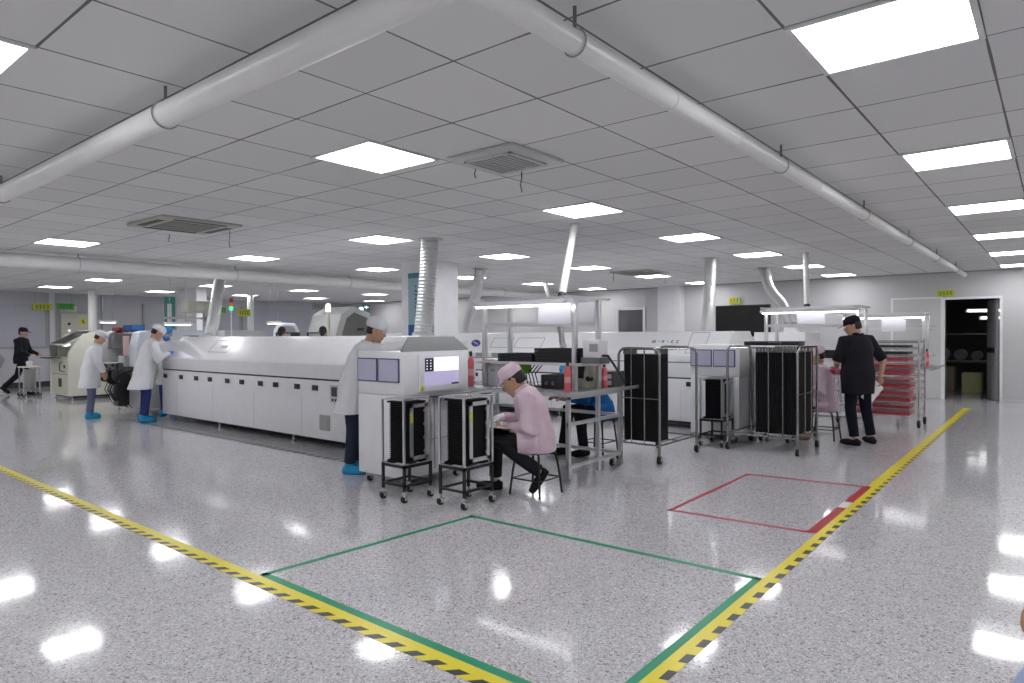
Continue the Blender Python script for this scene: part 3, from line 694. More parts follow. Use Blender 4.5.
# ------------------------------------------------------------ aluminium work benches
ledm = mat('led_tube', (1, 1, 1), .4, emit=7, var=0)
topm = mat('bench_top_grey', (.30, .31, .32), .22)
def bench(label, x0, x1, y0, y1, zt, xf, xb, yr, yl, ztop, zmid, zshelf, legs_y, papers, lamplab, inset=.02):
    t = thing('work_bench', label, 'bench', (x0, y0, 0)); W_ = x1-x0; L = y1-y0; s = .04
    obj('table_top', B(0, W_, 0, L, zt-.025, zt, .004), topm, t)
    obj('edge_rail', G().box(-.02, 0, 0, L, zt-.04, zt-.005).box(0, W_+.28, -.02, 0, zt-.04, zt-.005), alu, t)
    for y in (inset, L-.06):
        for x in (.02, W_*.52, W_-.06): obj('leg', G().box(x, x+s, y, y+s, .03, zt-.025), alu, t)
    g = G()
    for z in (.13, .56):
        for y in (inset, L-.06): g.box(.02, W_-.02, y+.005, y+.035, z, z+.035)
    g.box(W_-.055, W_-.02, inset, L-.02, .13, .165).box(.02, W_-.02, .02, .05, zt-.07, zt-.03).box(.02, W_-.02, L-.05, L-.02, zt-.07, zt-.03)
    g.box(W_-.055, W_-.02, inset, L-.02, .56, .595)
    obj('rail', g, alu, t)
    casters(t, [(W_-.12, inset+.08), (W_-.12, L-.10)], .1, .045)
    # overhead frame
    X = lambda v: v-x0
    Y = lambda v: v-y0
    for (x, y) in ((xf, yr), (xb, yr), (xf, yl), (xb, yl)): obj('post', B(X(x)-.024, X(x)+.024, Y(y)-.024, Y(y)+.024, zt, ztop, .003), alu, t)
    g = G()
    for x in (xf, xb): g.box(X(x)-.015, X(x)+.015, Y(yr), Y(yl), zmid-.022, zmid+.022).box(X(x)-.018, X(x)+.018, Y(yr), Y(yl), ztop, ztop+.03)
    for y in (yr, yl): g.box(X(xf)-.22, X(xb)+.22, Y(y)-.018, Y(y)+.018, ztop+.0, ztop+.03)
    obj('frame_beam', g, alu, t)
    obj('shelf', G().box(X(xf)-.03, X(xb)+.06, Y(yr)-.1, Y(yl)+.1, zshelf-.03, zshelf, .003), alu, t)
    la = thing('bench_lamp', lamplab, 'lamp', (xf-.12, (yr+yl)/2, ztop-.055)); hl = (yl-yr)/2+.04
    obj('housing', G().prism([(-.06, 0), (-.03, .05), (.03, .05), (.06, 0)], 'y', -hl, hl), white, la)
    obj('tube', G().cyl((0, -hl+.02, -.004), (0, hl-.02, -.004), .016, 10), ledm, la)
    obj('bracket', G().box(-.03, .14, hl-.2, hl-.17, .05, .055).box(-.03, .14, -hl+.17, -hl+.2, .05, .055), alu, la)
    for i, (a, b, z0, z1, pl) in enumerate(papers):
        tag(obj('notice_board', B(xf-.028, xf-.019, a, b, z0, z1), mat('notice_white', (.74, .74, .80), .5)), pl, 'notice board')
    return t
bench('grey aluminium work bench with overhead lamp frame behind the seated pink-capped worker', 5.5, 6.62, 3.78, 5.7, .90, 5.74, 6.2, 3.87, 5.12, 1.86, 1.60, 1.19, None,
      [(3.9, 4.32, 1.60, 1.84, 'white notice board hung on the bench frame above the pink-capped worker')], 'long lit lamp over the bench behind the seated pink-capped worker')
tag(obj('notice_board', B(6.165, 6.172, 3.9, 4.16, 1.62, 1.84), mat('notice_white', (.74, .74, .80), .5)), 'pale notice sheet at the back right of the first bench frame', 'notice board')
bench('aluminium work bench with lamp frame in front of the second seated pink worker', 10.4, 11.5, 2.2, 3.78, .88, 10.78, 11.3, 2.27, 3.6, 1.86, 1.60, 1.1, None,
      [(2.72, 3.12, 1.62, 1.82, 'white notice board hung on the middle bench frame')], 'long lit lamp over the bench by the second seated pink worker')
bench('aluminium work bench with lamp frame nearest the doorway, behind the steel shelving', 13.1, 14.1, 1.62, 3.2, .90, 13.3, 13.8, 1.78, 3.0, 1.80, 1.55, 1.1, None,
      [(2.05, 2.42, 1.50, 1.76, 'white notice board hung on the bench frame nearest the doorway')], 'long lit lamp over the bench nearest the doorway', .5)
# ------------------------------------------------------------ things on the first bench
redb = mat('red_liquid_bottle', (.70, .13, .16), .3)
def bottle(label, x, y, z, h, r=.038):
    t = thing('spray_bottle', label, 'bottle', (x, y, z), 0, 'red bottles on the benches')
    obj('bottle_body', G().lathe([(r*.85, 0), (r, .01), (r, h*.72), (r*.8, h*.78), (r*.4, h*.84), (r*.36, h*.88)], n=20), redb, t)
    obj('cap', G().lathe([(r*.48, h*.86), (r*.5, h*.98), (r*.4, h)], n=14), blackr, t)
    obj('bottle_label', G().lathe([(r*1.01, h*.3), (r*1.01, h*.5)], n=20), mat('bottle_label_pink', (.75, .35, .38), .5), t)
bottle('red bottle with black cap on the bench left of the pink-capped worker', 5.62, 5.23, .90, .40, .036)
bottle('red bottle with black cap on the bench corner behind the seated worker', 5.62, 3.88, .90, .31, .034)
bottle('red bottle with black cap on the right rear end of the bench', 6.3, 3.86, .90, .27, .034)
t = thing('meter_box', 'small white meter with dark display on the upper bench shelf', 'instrument', (5.72, 3.66, 1.252))
obj('body', B(0, .16, -.1, .1, 0, .18, .008), white, t); obj('display', B(-.003, 0, -.08, .02, .06, .14), greyp, t)
obj('foot_plate', B(-.02, .18, -.11, .11, -.06, 0), dsteel, t)
g = G().tube([(.05, -.1, .02), (.06, -.16, .02), (.1, -.2, -.06), (.16, -.25, -.18), (.2, -.28, -.26)], .012, 8); obj('cable', g, wirem, t)
def bx_thing(name, label, cat, x0, x1, y0, y1, z0, z1, m, bev=.004): return tag(obj(name, B(-(x1-x0)/2, (x1-x0)/2, -(y1-y0)/2, (y1-y0)/2, 0, z1-z0, bev), m, loc=((x0+x1)/2, (y0+y1)/2, z0)), label, cat)
def traystack(label, x0, x1, y0, y1, z0, n, dz=.03):
    t = thing('component_tray', label, 'tray', ((x0+x1)/2, (y0+y1)/2, z0)); a = (x1-x0)/2; b = (y1-y0)/2
    for k in range(n):
        z = k*dz; obj('tray', G().box(-a, a, -b, b, z, z+.006).box(-a, -a+.01, -b, b, z, z+dz-.003).box(a-.01, a, -b, b, z, z+dz-.003).box(-a, a, -b, -b+.01, z, z+dz-.003).box(-a, a, b-.01, b, z, z+dz-.003), blackr, t)
traystack('tall stack of black component trays on the upper bench shelf', 5.74, 6.08, 3.82, 4.40, 1.192, 5)
traystack('low stack of black component trays at the left of the upper bench shelf', 5.74, 6.08, 4.42, 4.92, 1.192, 3)
bx_thing('storage_box', 'bright green box hanging under the upper bench shelf', 'box', 5.74, 5.95, 4.60, 4.84, 1.05, 1.158, mat('bright_green', (.22, .62, .05), .4))
obj('bracket', B(-.1, .1, -.1, .1, .108, .112), alu, bpy.data.objects['storage_box'])
t = thing('cabinet_box', 'grey metal box on the bench left of the worker, under the shelf', 'box', (5.78, 4.84, .902)); obj('body', B(0, .3, 0, .3, 0, .255, .006), lgrey, t)
obj('vent', G().box(-.003, 0, .05, .12, .16, .2).box(-.003, 0, .16, .23, .16, .2), greyp, t)
t = thing('power_supply', 'black instrument box on the bench behind the worker', 'instrument', (5.8, 4.12, .902)); obj('body', B(0, .25, 0, .24, 0, .15, .006), blackr, t)
obj('knob', G().cyl((-.015, .07, .06), (0, .07, .06), .02, 12).cyl((-.015, .16, .06), (0, .16, .06), .02, 12), dsteel, t)
t = thing('power_supply', 'dark grey instrument with round port at the right bench corner', 'instrument', (6.3, 3.8, .902)); obj('body', B(0.1, .35, -.0, .22, 0, .17, .006), mat('dark_instrument', (.05, .055, .055), .4), t)
obj('label_plate', G().box(.097, .1, .03, .09, .09, .14).box(.097, .1, .03, .09, .02, .07), lgrey, t)
t = thing('inspection_scope', 'beige inspection machine with dark opening on the first bench', 'instrument', (6.15, 3.98, .902))
obj('body', G().prism([(0, 0), (0, .16), (.04, .27), (.25, .27), (.3, 0)], 'y', 0, .26, .006), beige, t); obj('opening', B(-.003, .02, .05, .2, .1, .24), black, t); obj('lens', G().cyl((-.03, -.02, .1), (.04, -.02, .1), .03, 14), black, t)
g = G()
random.seed(5)
for k in range(5):
    y = 4.45+.05*k; g.tube([(5.95, y, 1.15), (5.9, y+.06, 1.05), (5.82, y-.02, 1.0+.02*k), (5.75, y-.1, .93), (5.85, y-.2, .91)], .006, 6)
tag(obj('cable_bundle', g, wirem), 'tangle of black cables hanging under the bench shelf', 'cable')
bx_thing('paper_sheet', 'white sheet of paper on the bench beside the bottle', 'paper', 5.55, 5.72, 4.62, 4.85, .901, .904, mat('paper', (.85, .85, .85), .6), 0)
bx_thing('paper_sheet', 'white crumpled cloth pad on the upper shelf at its left end', 'cloth', 5.74, 5.95, 4.98, 5.2, 1.192, 1.215, mat('cloth_white', (.85, .85, .86), .7), .008)
# lamp glow element under shelf: small white task lamp
t = thing('task_lamp', 'small lit white task lamp under the bench shelf', 'lamp', (5.85, 4.05, 1.158)); obj('shade', G().lathe([(.02, -.01), (.05, -.07), (.052, -.075)], n=16), white, t); obj('bulb', G().ball((0, 0, -.065), .035, .035, .02), mat('bulb', (1, 1, .98), .4, emit=5, var=0), t)
obj('stem', G().cyl((0, 0, -.02), (0, 0, 0), .008, 8), steel, t)
# second bench items
for i, (y, zz) in enumerate(((2.5, .882), (2.95, .882))):
    bx_thing('component_tray', ['dark red flat tray on the middle bench, right end', 'dark red flat tray on the middle bench, left end'][i], 'tray', 10.45, 10.8, y, y+.38, zz, zz+.06, mat('dark_red', (.32, .02, .05), .4))
traystack('stack of black trays on the shelf of the middle bench', 10.8, 11.1, 2.4, 2.9, 1.102, 4)
bx_thing('component_tray', 'red long box on the shelf of the middle bench', 'box', 10.76, 11.0, 2.95, 3.4, 1.102, 1.19, mat('dark_red', (.32, .02, .05), .4))
bottle('red bottle on the table end by the steel shelving near the doorway', 13.15, 1.72, .90, .30)
# ------------------------------------------------------------ steel wire shelving on wheels with red trays
t = thing('wire_shelving', 'tall wheeled steel wire shelving stacked with red trays near the doorway', 'shelving', (11.92, 1.66, 0)); W_, L, H = .60, 1.15, 1.35
for (x, y) in ((0, 0), (W_, 0), (0, L), (W_, L)): obj('post', G().cyl((x, y, .12), (x, y, H+.03), .014, 10), chrome, t)
casters(t, [(0, 0), (W_, 0), (0, L), (W_, L)], .14, .062)
zs = [.17+.107*k for k in range(12)]
for z in zs:
    g = G()
    for (a, b) in (((0, 0), (W_, 0)), ((0, L), (W_, L)), ((0, 0), (0, L)), ((W_, 0), (W_, L))):
        g.cyl((*a, z), (*b, z), .005, 6); g.cyl((*a, z-.028), (*b, z-.028), .004, 6)
    n = 16
    for s_ in (0, W_):
        for k in range(n): g.cyl((s_, L*k/n, z if k % 2 else z-.028), (s_, L*(k+1)/n, z-.028 if k % 2 else z), .0025, 4)
    for k in range(1, 12): g.cyl((0, L*k/12, z), (W_, L*k/12, z), .0025, 4)
    obj('wire_shelf', g, steel, t)
rt = mat('red_tray', (.50, .05, .07), .4); random.seed(11)
places = ['top', 'second', 'third', 'fourth', 'fifth', 'sixth', 'seventh', 'eighth', 'ninth', 'tenth', 'lowest']
lv = list(range(0, 11))
for k in lv:
    z = zs[k]+.006; idx = 10-k
    if k in (9, 10): 
        bx_thing('component_tray', 'black flat tray on the %s level of the wire shelving' % places[idx], 'tray', 11.98, 12.46, 1.82, 2.62, z, z+.035, blackr); continue
    tt = thing('component_tray', 'red tray on the %s level of the wire shelving' % places[idx], 'tray', (12.22, 2.22+random.uniform(-.03, .03), z), random.uniform(-.03, .03))
    h = random.choice((.045, .055, .065)) if k not in (5,) else .03
    obj('tray', G().box(-.25, .25, -.42, .45, 0, h, .006), rt, tt); obj('rim', G().box(-.26, .26, -.43, .46, h, h+.006), mat('red_tray_pale', (.62, .22, .24), .4), tt)
    if k % 2: obj('board_stack', B(-.2, .2, -.36, -.1, h+.006, h+.018), white, tt)
# ------------------------------------------------------------ exhaust ducts from the ceiling
flexduct('thick silver flexible duct rising to the ceiling beside the teal board', [(6.35, 6.66, HC), (6.31, 6.66, 2.3), (6.27, 6.67, 1.9), (6.22, 6.68, 1.482)], .125)
flexduct('silver flexible duct leaning beside the far column, rising from the left oven end', [(6.85, 13.4, HC), (6.5, 12.9, 2.3), (6.15, 12.35, 1.8), (6.0, 12.2, 1.482)], .115)
flexduct('silver curved flexible duct behind the first bench, left of its lamp', [(9.9, 8.95, HC), (9.95, 9.1, 2.3), (10.05, 9.4, 1.85), (10.25, 9.7, 1.522)], .11)
flexduct('silver flexible duct rising above the right end of the second oven', [(11.19, 4.69, HC), (11.08, 4.66, 2.35), (10.9, 4.61, 1.9), (10.76, 4.58, 1.522)], .105)
flexduct('silver flexible duct leaning down behind the middle bench lamp', [(13.7, 4.62, HC), (13.4, 4.4, 2.35), (13.0, 4.03, 2.0), (12.75, 3.80, 1.62)], .10)
t = thing('fume_cabinet', 'white low machine behind the middle bench under the leaning duct', 'machine', (12.3, 3.43, 0)); obj('body', B(0, .9, 0, .9, .08, 1.5, .01), white, t); obj('outlet', G().lathe([(.14, 1.5), (.12, 1.62)], (.45, .37, 0), 16), white, t); obj('vent', B(-.004, 0, .2, .7, .3, .6), greyp, t)
foot(t, [(.1, .1), (.8, .1), (.1, .8), (.8, .8)], .08)
def whitepipe(label, p0, p1, r):
    o = Vector(p1); t = thing('exhaust_pipe', label, 'pipe', p1); q = Vector(p0)-o
    obj('pipe', G().cyl(q, (0, 0, 0), r, 18), ductp, t); obj('flange', G().cyl(q+Vector((0, 0, -.01)), q, r*1.5, 18), lgrey, t); obj('end_cap', G().cyl(Vector((0, 0, 0)), q.normalized()*.04, r*1.1, 18), blackr, t)
whitepipe('smooth white pipe slanting from the ceiling to the first bench frame', (6.61, 4.45, HC), (5.98, 4.2, 1.9), .042)
whitepipe('smooth white vertical pipe from the ceiling to the middle bench frame', (11.5, 3.2, HC), (11.28, 3.12, 1.9), .045)
whitepipe('thin white pipe dropping from the ceiling far behind the first bench', (13.8, 10.2, HC), (13.5, 9.7, 1.9), .06)
flexduct('grey ribbed hose hanging behind the first bench shelf', [(6.3, 4.47, 1.62), (6.28, 4.42, 1.5), (6.24, 4.38, 1.4), (6.22, 4.35, 1.345)], .034, mat('hose_grey', (.4, .4, .4), .5), False, pitch=.04)
o = [q for q in bpy.data.objects if q.name.startswith('exhaust_duct')][-1]
whitepipe('round white post from floor to ceiling at the far left behind the cream machine', (7.0, 21.1, HC), (7.0, 21.1, .0), .09)
whitepipe('round white post from floor to ceiling beyond the left oven', (11.28, 20.2, HC), (11.28, 20.2, 0), .10)
# ------------------------------------------------------------ ceiling cassettes and wires
def cassette(label, cx, cy, w, m, grille):
    t = thing('ceiling_vent', label, 'air conditioner', (cx, cy, HC)); a = w/2
    obj('panel', G().prism([(-a, -a), (a, -a), (a, a), (-a, a)], 'z', -.03, 0, .01), m, t)
    if grille == 'slots':
        g = G()
        for s_ in (-1, 1): g.box(-a*.65, a*.65, s_*a*.84-.04, s_*a*.84+.04, -.034, -.03).box(s_*a*.84-.04, s_*a*.84+.04, -a*.6, a*.6, -.034, -.03)
        obj('air_slot', g, mat('slot_dark', (.06, .06, .05), .5), t)
        obj('intake_grille', B(-a*.6, a*.6, -a*.6, a*.6, -.036, -.03), mat('grille_olive', (.20, .20, .17), .6), t)
    else:
        obj('duct_opening', B(-a*.66, a*.66, -a*.66, a*.66, -.033, -.03), mat('slot_dark', (.06, .06, .05), .5), t)
        g = G(); n = 9
        for k in range(n):
            y = -a*.64+a*1.28*k/n; g.box(-a*.66, a*.66, y, y+.018, -.042, -.034)
        g.box(-a*.7, -a*.64, -a*.7, a*.7, -.044, -.03).box(a*.64, a*.7, -a*.7, a*.7, -.044, -.03).box(-a*.7, a*.7, -a*.7, -a*.64, -.044, -.03).box(-a*.7, a*.7, a*.64, a*.7, -.044, -.03)
        obj('louvre', g, lgrey, t)
    return t
cassette('beige ceiling air conditioner cassette with dark slots at the upper left', 3.60, 7.88, .92, mat('cassette_beige', (.50, .50, .46), .5), 'slots')
cassette('square white ceiling air grille beside the near lit panel', 3.80, 3.17, .62, lgrey, 'louvre')
cassette('beige ceiling cassette above the second oven', 12.7, 6.9, .92, mat('cassette_beige', (.50, .50, .46), .5), 'slots')
random.seed(21)
for i, (x, y, l, lab) in enumerate(((3.83, 3.50, .09, 'short black wire dangling from the ceiling left of the air grille'), (4.10, 3.26, .19, 'thin dark rod hanging from the ceiling right of the air grille'),
        (3.81, 8.80, .10, 'thin wire hanging from the left ceiling cassette, left one'), (4.16, 7.92, .22, 'thin wire hanging from the left ceiling cassette, right one'),
        (9.5, 8.7, .2, 'curled dark wire on the ceiling behind the far column'), (12.3, 7.3, .2, 'thin wire hanging from the far cassette, left one'), (13.1, 6.5, .25, 'thin wire hanging from the far cassette, right one'))):
    tag(obj('hanging_wire', G().tube([(0, 0, 0), (.006*(i % 3), .003, -l*.4), (-.008, .006, -l*.7), (.004, 0, -l)], .004, 6), wirem, loc=(x, y, HC)), lab, 'wire')
# ------------------------------------------------------------ display, signs
t = thing('wall_display', 'large black flat display behind the second oven and the middle bench', 'screen', (12.6, 4.68, 0))
obj('screen', B(-.02, .03, -.55, .50, 1.42, 2.02, .006), blackr, t); obj('glass', B(-.023, -.02, -.53, .48, 1.44, 2.0), mat('screen_off', (.008, .008, .009), .15), t)
obj('stand', G().box(.04, .1, -.06, .0, .05, 1.9).box(-.3, .4, -.4, .34, 0, .05), dsteel, t)
sign('yellow-green hanging sign above the large black display', 6.45, 6.75, XR-.06, 2.26, 2.42, ysign, dk_txt, False, 'x', 3)
sign('yellow-green sign above the open doorway', 1.75, 2.07, XR-.02, 2.26, 2.40, ysign, dk_txt, False, 'x', 4)
sign('yellow-green hanging sign beyond the left oven', 10.68, 11.1, 19.9, 2.10, 2.32, ysign, dk_txt, True, 'y', 4)
sign('green hanging sign behind the signal lamp', 7.70, 7.95, 15.35, 2.03, 2.17, gsign, dk_txt, True, 'y', 4)
sign('dark hanging sign above the seated heads behind the oven', 13.2, 13.65, 19.6, 2.35, 2.58, greyp, dk_txt, True, 'y', 3)
t = thing('direction_board', 'dark green emergency exit board with white arrow above a blue panel', 'sign', (15.6, 20.0, 0))
obj('exit_panel', B(0, .34, -.02, .02, 2.42, 2.62), mat('exit_green', (.02, .22, .16), .4), t); obj('arrow', G().box(.06, .28, -.024, -.02, 2.50, 2.54).box(.15, .19, -.024, -.02, 2.46, 2.58), scr2, t)
obj('info_panel', B(.02, .32, -.02, .02, 1.5, 2.40), mat('info_blue', (.10, .30, .50), .4), t); obj('post', B(.14, .2, .02, .06, 0, 2.5), alu, t)
# teal and blue vertical board on the big column
t = thing('column_board', 'tall pale teal notice board with vertical lettering on the column', 'notice board', (8.165, 8.5, 1.45))
obj('board', B(-.018, 0, .0, .62, 0, 1.15, .003), mat('board_teal', (.30, .46, .52), .4), t); obj('header', B(-.021, -.018, .0, .62, 1.06, 1.15), mat('board_header', (.03, .22, .22), .4), t)
obj('footer', B(-.021, -.018, .0, .62, 0, .22), mat('board_blue', (.02, .08, .30), .4), t)
g = G(); random.seed(2)
for k in range(8):
    z = .88-.075*k; y = .42
    g.box(-.022, -.018, y-.03, y+.03, z+.035, z+.042).box(-.022, -.018, y-.004, y+.004, z, z+.05)
    if k % 2: g.box(-.022, -.018, y-.026, y+.026, z+.015, z+.022)
    if k % 3: g.box(-.022, -.018, y-.03, y-.022, z, z+.035)
obj('lettering', g, mat('text_dark_blue', (.03, .06, .12), .5), t); obj('footer_mark', B(-.024, -.021, .2, .34, .05, .12), white, t)
t = thing('column_board', 'green vertical board standing beside the far column at left', 'notice board', (8.30, 19.4, 1.7)); obj('board', B(-.02, .25, .0, .06, 0, .9), mat('board_green2', (.06, .30, .26), .4), t); obj('panel', B(.03, .15, -.004, 0, .1, .7), white, t); obj('stand', B(.08, .14, .02, .05, -1.7, 0), alu, t)
# notice on door leaf
tag(obj('door_notice', G().box(XR-.028, XR-.0255, 2.1, 2.42, 1.60, 1.62).box(XR-.028, XR-.0255, 2.15, 2.38, 1.52, 1.54), greyp), 'two short lines of small lettering on the closed door leaf', 'notice')
# ------------------------------------------------------------ further line behind the left oven
t = thing('signal_tower', 'three colour signal tower, red over amber over green, above the left oven', 'signal lamp', (6.71, 12.75, 0))
def tower(t, x, y, z, on_=True):
    obj('pole', G().cyl((x, y, z), (x, y, z+.52), .012, 8), white, t)
    for k, (c, e) in enumerate((((.05, .6, .25), 2.0), ((.75, .25, .03), .15), ((.30, .02, .03), .05))):
        obj('lamp_segment', G().cyl((x, y, z+.52+.075*k), (x, y, z+.59+.075*k), .035, 14), mat('signal_%d' % k, c, .3, emit=e, var=0), t)
    obj('cap', G().cyl((x, y, z+.745), (x, y, z+.76), .036, 14), blackr, t)
tower(t, 0, 0, 1.48)
obj('bracket', G().cyl((0, 0, 0), (0, 0, 1.48), .02, 8), lgrey, t)
t = thing('machine_cabinet', 'grey machine housing seen just above the far end of the left oven', 'machine', (6.8, 13.2, 0)); obj('body', B(0, .9, 0, 2.2, .1, 1.60, .02), lgrey, t); obj('seam', B(-.004, 0, .1, 2.1, .8, .82), greyp, t); obj('base', B(.1, .8, .1, 2.1, 0, .1), black, t)
t = thing('equipment_box', 'beige control box mounted on a bracket beside the far left column', 'box', (7.76, 16.5, 0)); obj('body', B(-.25, .25, -.2, .2, 2.06, 2.35, .01), beige, t); obj('dial', G().cyl((-.0, -.22, 2.2), (0, -.2, 2.2), .11, 16), cream, t)
obj('bracket', G().box(-.73, .28, -.05, .05, 1.9, 1.95).box(.2, .28, -.05, .05, 0, 2.1), lgrey, t)
def hlamp(label, x, y, z, L, rz=0):
    t = thing('hanging_lamp', label, 'lamp', (x, y, z), rz); obj('housing', G().prism([(-.1, 0), (-.04, .06), (.04, .06), (.1, 0)], 'x', -L/2, L/2, .004), white, t); obj('tube', B(-L/2+.03, L/2-.03, -.05, .05, -.012, 0), ledm, t)
    obj('hanger', G().cyl((-L*.3, 0, .06), (-L*.3, 0, HC-z), .005, 6).cyl((L*.3, 0, .06), (L*.3, 0, HC-z), .005, 6), steel, t)
hlamp('white hanging lamp near the far left column above the white coats', 6.8, 15.3, 1.74, .58)
hlamp('small white hanging lamp behind the cream machine', 6.85, 19.5, 1.86, .4)
hlamp('white hanging lamp behind the seated head at the back', 9.0, 15.0, 1.78, .35)
t = thing('large_machine', 'grey machine with raised angular hood beyond the left oven', 'machine', (9.75, 13.2, 0))
obj('body', B(0, 1.4, 0, 1.8, .1, 1.25, .02), lgrey, t); obj('base', B(.1, 1.3, .1, 1.7, 0, .1), black, t)
obj('raised_hood', G().prism([(-.1, 1.25), (.15, 2.0), (.5, 2.2), (1.0, 2.05), (1.3, 1.25)], 'y', .3, 1.5, .01), lgrey, t)
obj('hood_opening', G().prism([(.1, 1.3), (.3, 1.9), (.52, 2.05), (.92, 1.92), (1.15, 1.3)], 'y', .285, .3), mat('hood_inside', (.16, .16, .15), .5), t)
obj('latch', B(.6, .8, .27, .285, 1.6, 1.66), black, t)
for i, (x, y) in enumerate(((9.52, 13.5), (11.35, 14.6))):
    t = thing('signal_tower', ['pale signal post with lit top left of the raised hood', 'pale signal post with lit top right of the raised hood'][i], 'signal lamp', (x, y, 0)); obj('post', G().cyl((0, 0, 0), (0, 0, 2.05), .045, 10), cream, t); obj('lamp', G().lathe([(.06, 2.05), (.06, 2.2), (.04, 2.24)], n=12), mat('lamp_warm', (.95, .95, .8), .4, emit=1.5, var=0), t)
for i, (x, y) in enumerate(((8.5, 13.6), (9.3, 13.6), (8.1, 14.7))):
    t = thing('desk_monitor', ['black monitor beside the seated head beyond the oven, left one', 'black monitor beside the seated head beyond the oven, right one', 'black monitor far left beyond the oven'][i], 'monitor', (x, y, 1.0))
    obj('screen', B(-.3, .3, -.02, .02, .2, .56, .006), blackr, t); obj('panel', B(-.27, .05, -.024, -.02, .24, .53), lgrey, t); obj('stand', G().box(-.03, .03, -.02, .02, .02, .2).box(-.15, .15, -.1, .1, 0, .02), blackr, t)
t = thing('work_table', 'long pale table line beyond the left oven, mostly hidden by it', 'table', (7.8, 13.42, 0)); obj('table_top', B(0, 1.7, 0, 2.0, .96, 1.0), lgrey, t)
for (x, y) in ((.05, .05), (1.6, .05), (.05, 1.9), (1.6, 1.9)): obj('leg', B(x, x+.05, y, y+.05, 0, .96), alu, t)
t = thing('pick_arm', 'white arched tube arm beyond the left oven', 'machine', (8.66, 14.4, 1.0)); obj('arm', G().tube([(0, 0, 0), (0, 0, .6), (.08, 0, .72), (.25, 0, .76), (.5, 0, .74), (.6, 0, .6), (.6, 0, .1)], .04, 10), white, t); obj('base', B(-.1, .7, -.12, .12, 0, .06), white, t)
# ------------------------------------------------------------ people
def evalmesh(name, g, voxel, smooth, m, parent, label=None):
    b = g.b; bmesh.ops.recalc_face_normals(b, faces=b.faces)
    me = bpy.data.meshes.new(name+'_raw'); b.to_mesh(me); b.free()
    o = bpy.data.objects.new(name, me); C.objects.link(o)
    r = o.modifiers.new('r', 'REMESH'); r.mode = 'VOXEL'; r.voxel_size = voxel
    s_ = o.modifiers.new('s', 'SMOOTH'); s_.factor = .5; s_.iterations = smooth
    dg = bpy.context.evaluated_depsgraph_get(); dg.update()
    nm = bpy.data.meshes.new_from_object(o.evaluated_get(dg)); o.modifiers.clear(); o.data = nm; nm.name = name
    nm.materials.clear(); nm.materials.append(m)
    for p in nm.polygons: p.use_smooth = True
    if parent: o.parent = parent
    if label: o['label'] = label
    return o
V = Vector
def ringE(c, lat, tan, a, b, n=22, p=1.0):
    f = tan.cross(lat).normalized(); l = lat.normalized(); out = []
    for k in range(n):
        q = 2*pi*k/n; x, y = cos(q), sin(q)
        out.append(c+l*a*math.copysign(abs(x)**p, x)-f*b*math.copysign(abs(y)**p, y))
    return out
def spine_loft(g, pts, ab, lat, p=.9):
    pts = [V(q) for q in pts]; R = []
    for i, c in enumerate(pts):
        t = (pts[min(i+1, len(pts)-1)]-pts[max(i-1, 0)]).normalized()
        R.append(ringE(c, V(lat), t, ab[i][0], ab[i][1], p=p))
    g.loft(R)
def hand(g, w, d, n_, side, curl=.5, s=1.0):
    # w wrist, d direction to fingertips, n_ palm normal, side +1/-1 thumb side
    d = V(d).normalized(); n_ = V(n_); n_ = (n_-d*n_.dot(d)).normalized(); x = d.cross(n_)*side
    g.tube([w-d*.02, w+d*.02, w+d*.055, w+d*.088], [.024*s, .028*s, .030*s, .022*s], 10)
    g.tube([w+d*.02+x*.018, w+d*.085+x*.026], [.016*s, .013*s], 8); g.tube([w+d*.02-x*.018, w+d*.085-x*.026], [.016*s, .013*s], 8)
    for k, (o, L) in enumerate(((.030, .070), (.010, .080), (-.010, .074), (-.029, .058))):
        p = w+d*.085+x*o; pts = [p]; a = curl*.5
        for seg in (.45, .32, .23):
            p = p+(d*cos(a)+n_*sin(a))*L*seg; pts.append(p); a += curl
        g.tube(pts, [.0095*s, .009*s, .0085*s, .0075*s], 8)
    p = w+d*.02+x*.026; g.tube([p, p+d*.03+x*.026, p+d*.055+x*.032+n_*.012, p+d*.075+x*.028+n_*.02], [.014*s, .012*s, .010*s, .008*s], 8)
skin = mat('skin', (.52, .31, .21), .5, var=.05, spec=.35)
hairm = mat('hair_black', (.012, .010, .010), .6, bump=.4, bscale=80)
eyew = mat('eye_white', (.8, .8, .78), .3, var=0); lipm = mat('lips', (.42, .17, .14), .5, var=0)
def cloth(n, c): return mat(n, c, .85, var=.08, scale=9, spec=.2, bump=.35, bscale=14)
C_w = cloth('coat_white', (.70, .71, .74)); C_p = cloth('coat_pink', (.67, .51, .60)); C_k = cloth('shirt_black', (.012, .012, .018)); C_n = cloth('trousers_navy', (.03, .04, .16))
C_j = cloth('trousers_slate', (.13, .15, .25)); C_b = cloth('trousers_black', (.014, .014, .018)); C_c = cloth('shoe_cover_blue', (.03, .28, .52)); C_bl = cloth('gown_blue', (.02, .14, .42)); C_cap = cloth('cap_blue', (.05, .30, .65))
C_glove = cloth('glove_white', (.78, .78, .80)); C_gb = cloth('glove_blue', (.04, .20, .62)); C_pb = cloth('coat_pale_blue', (.35, .42, .62))
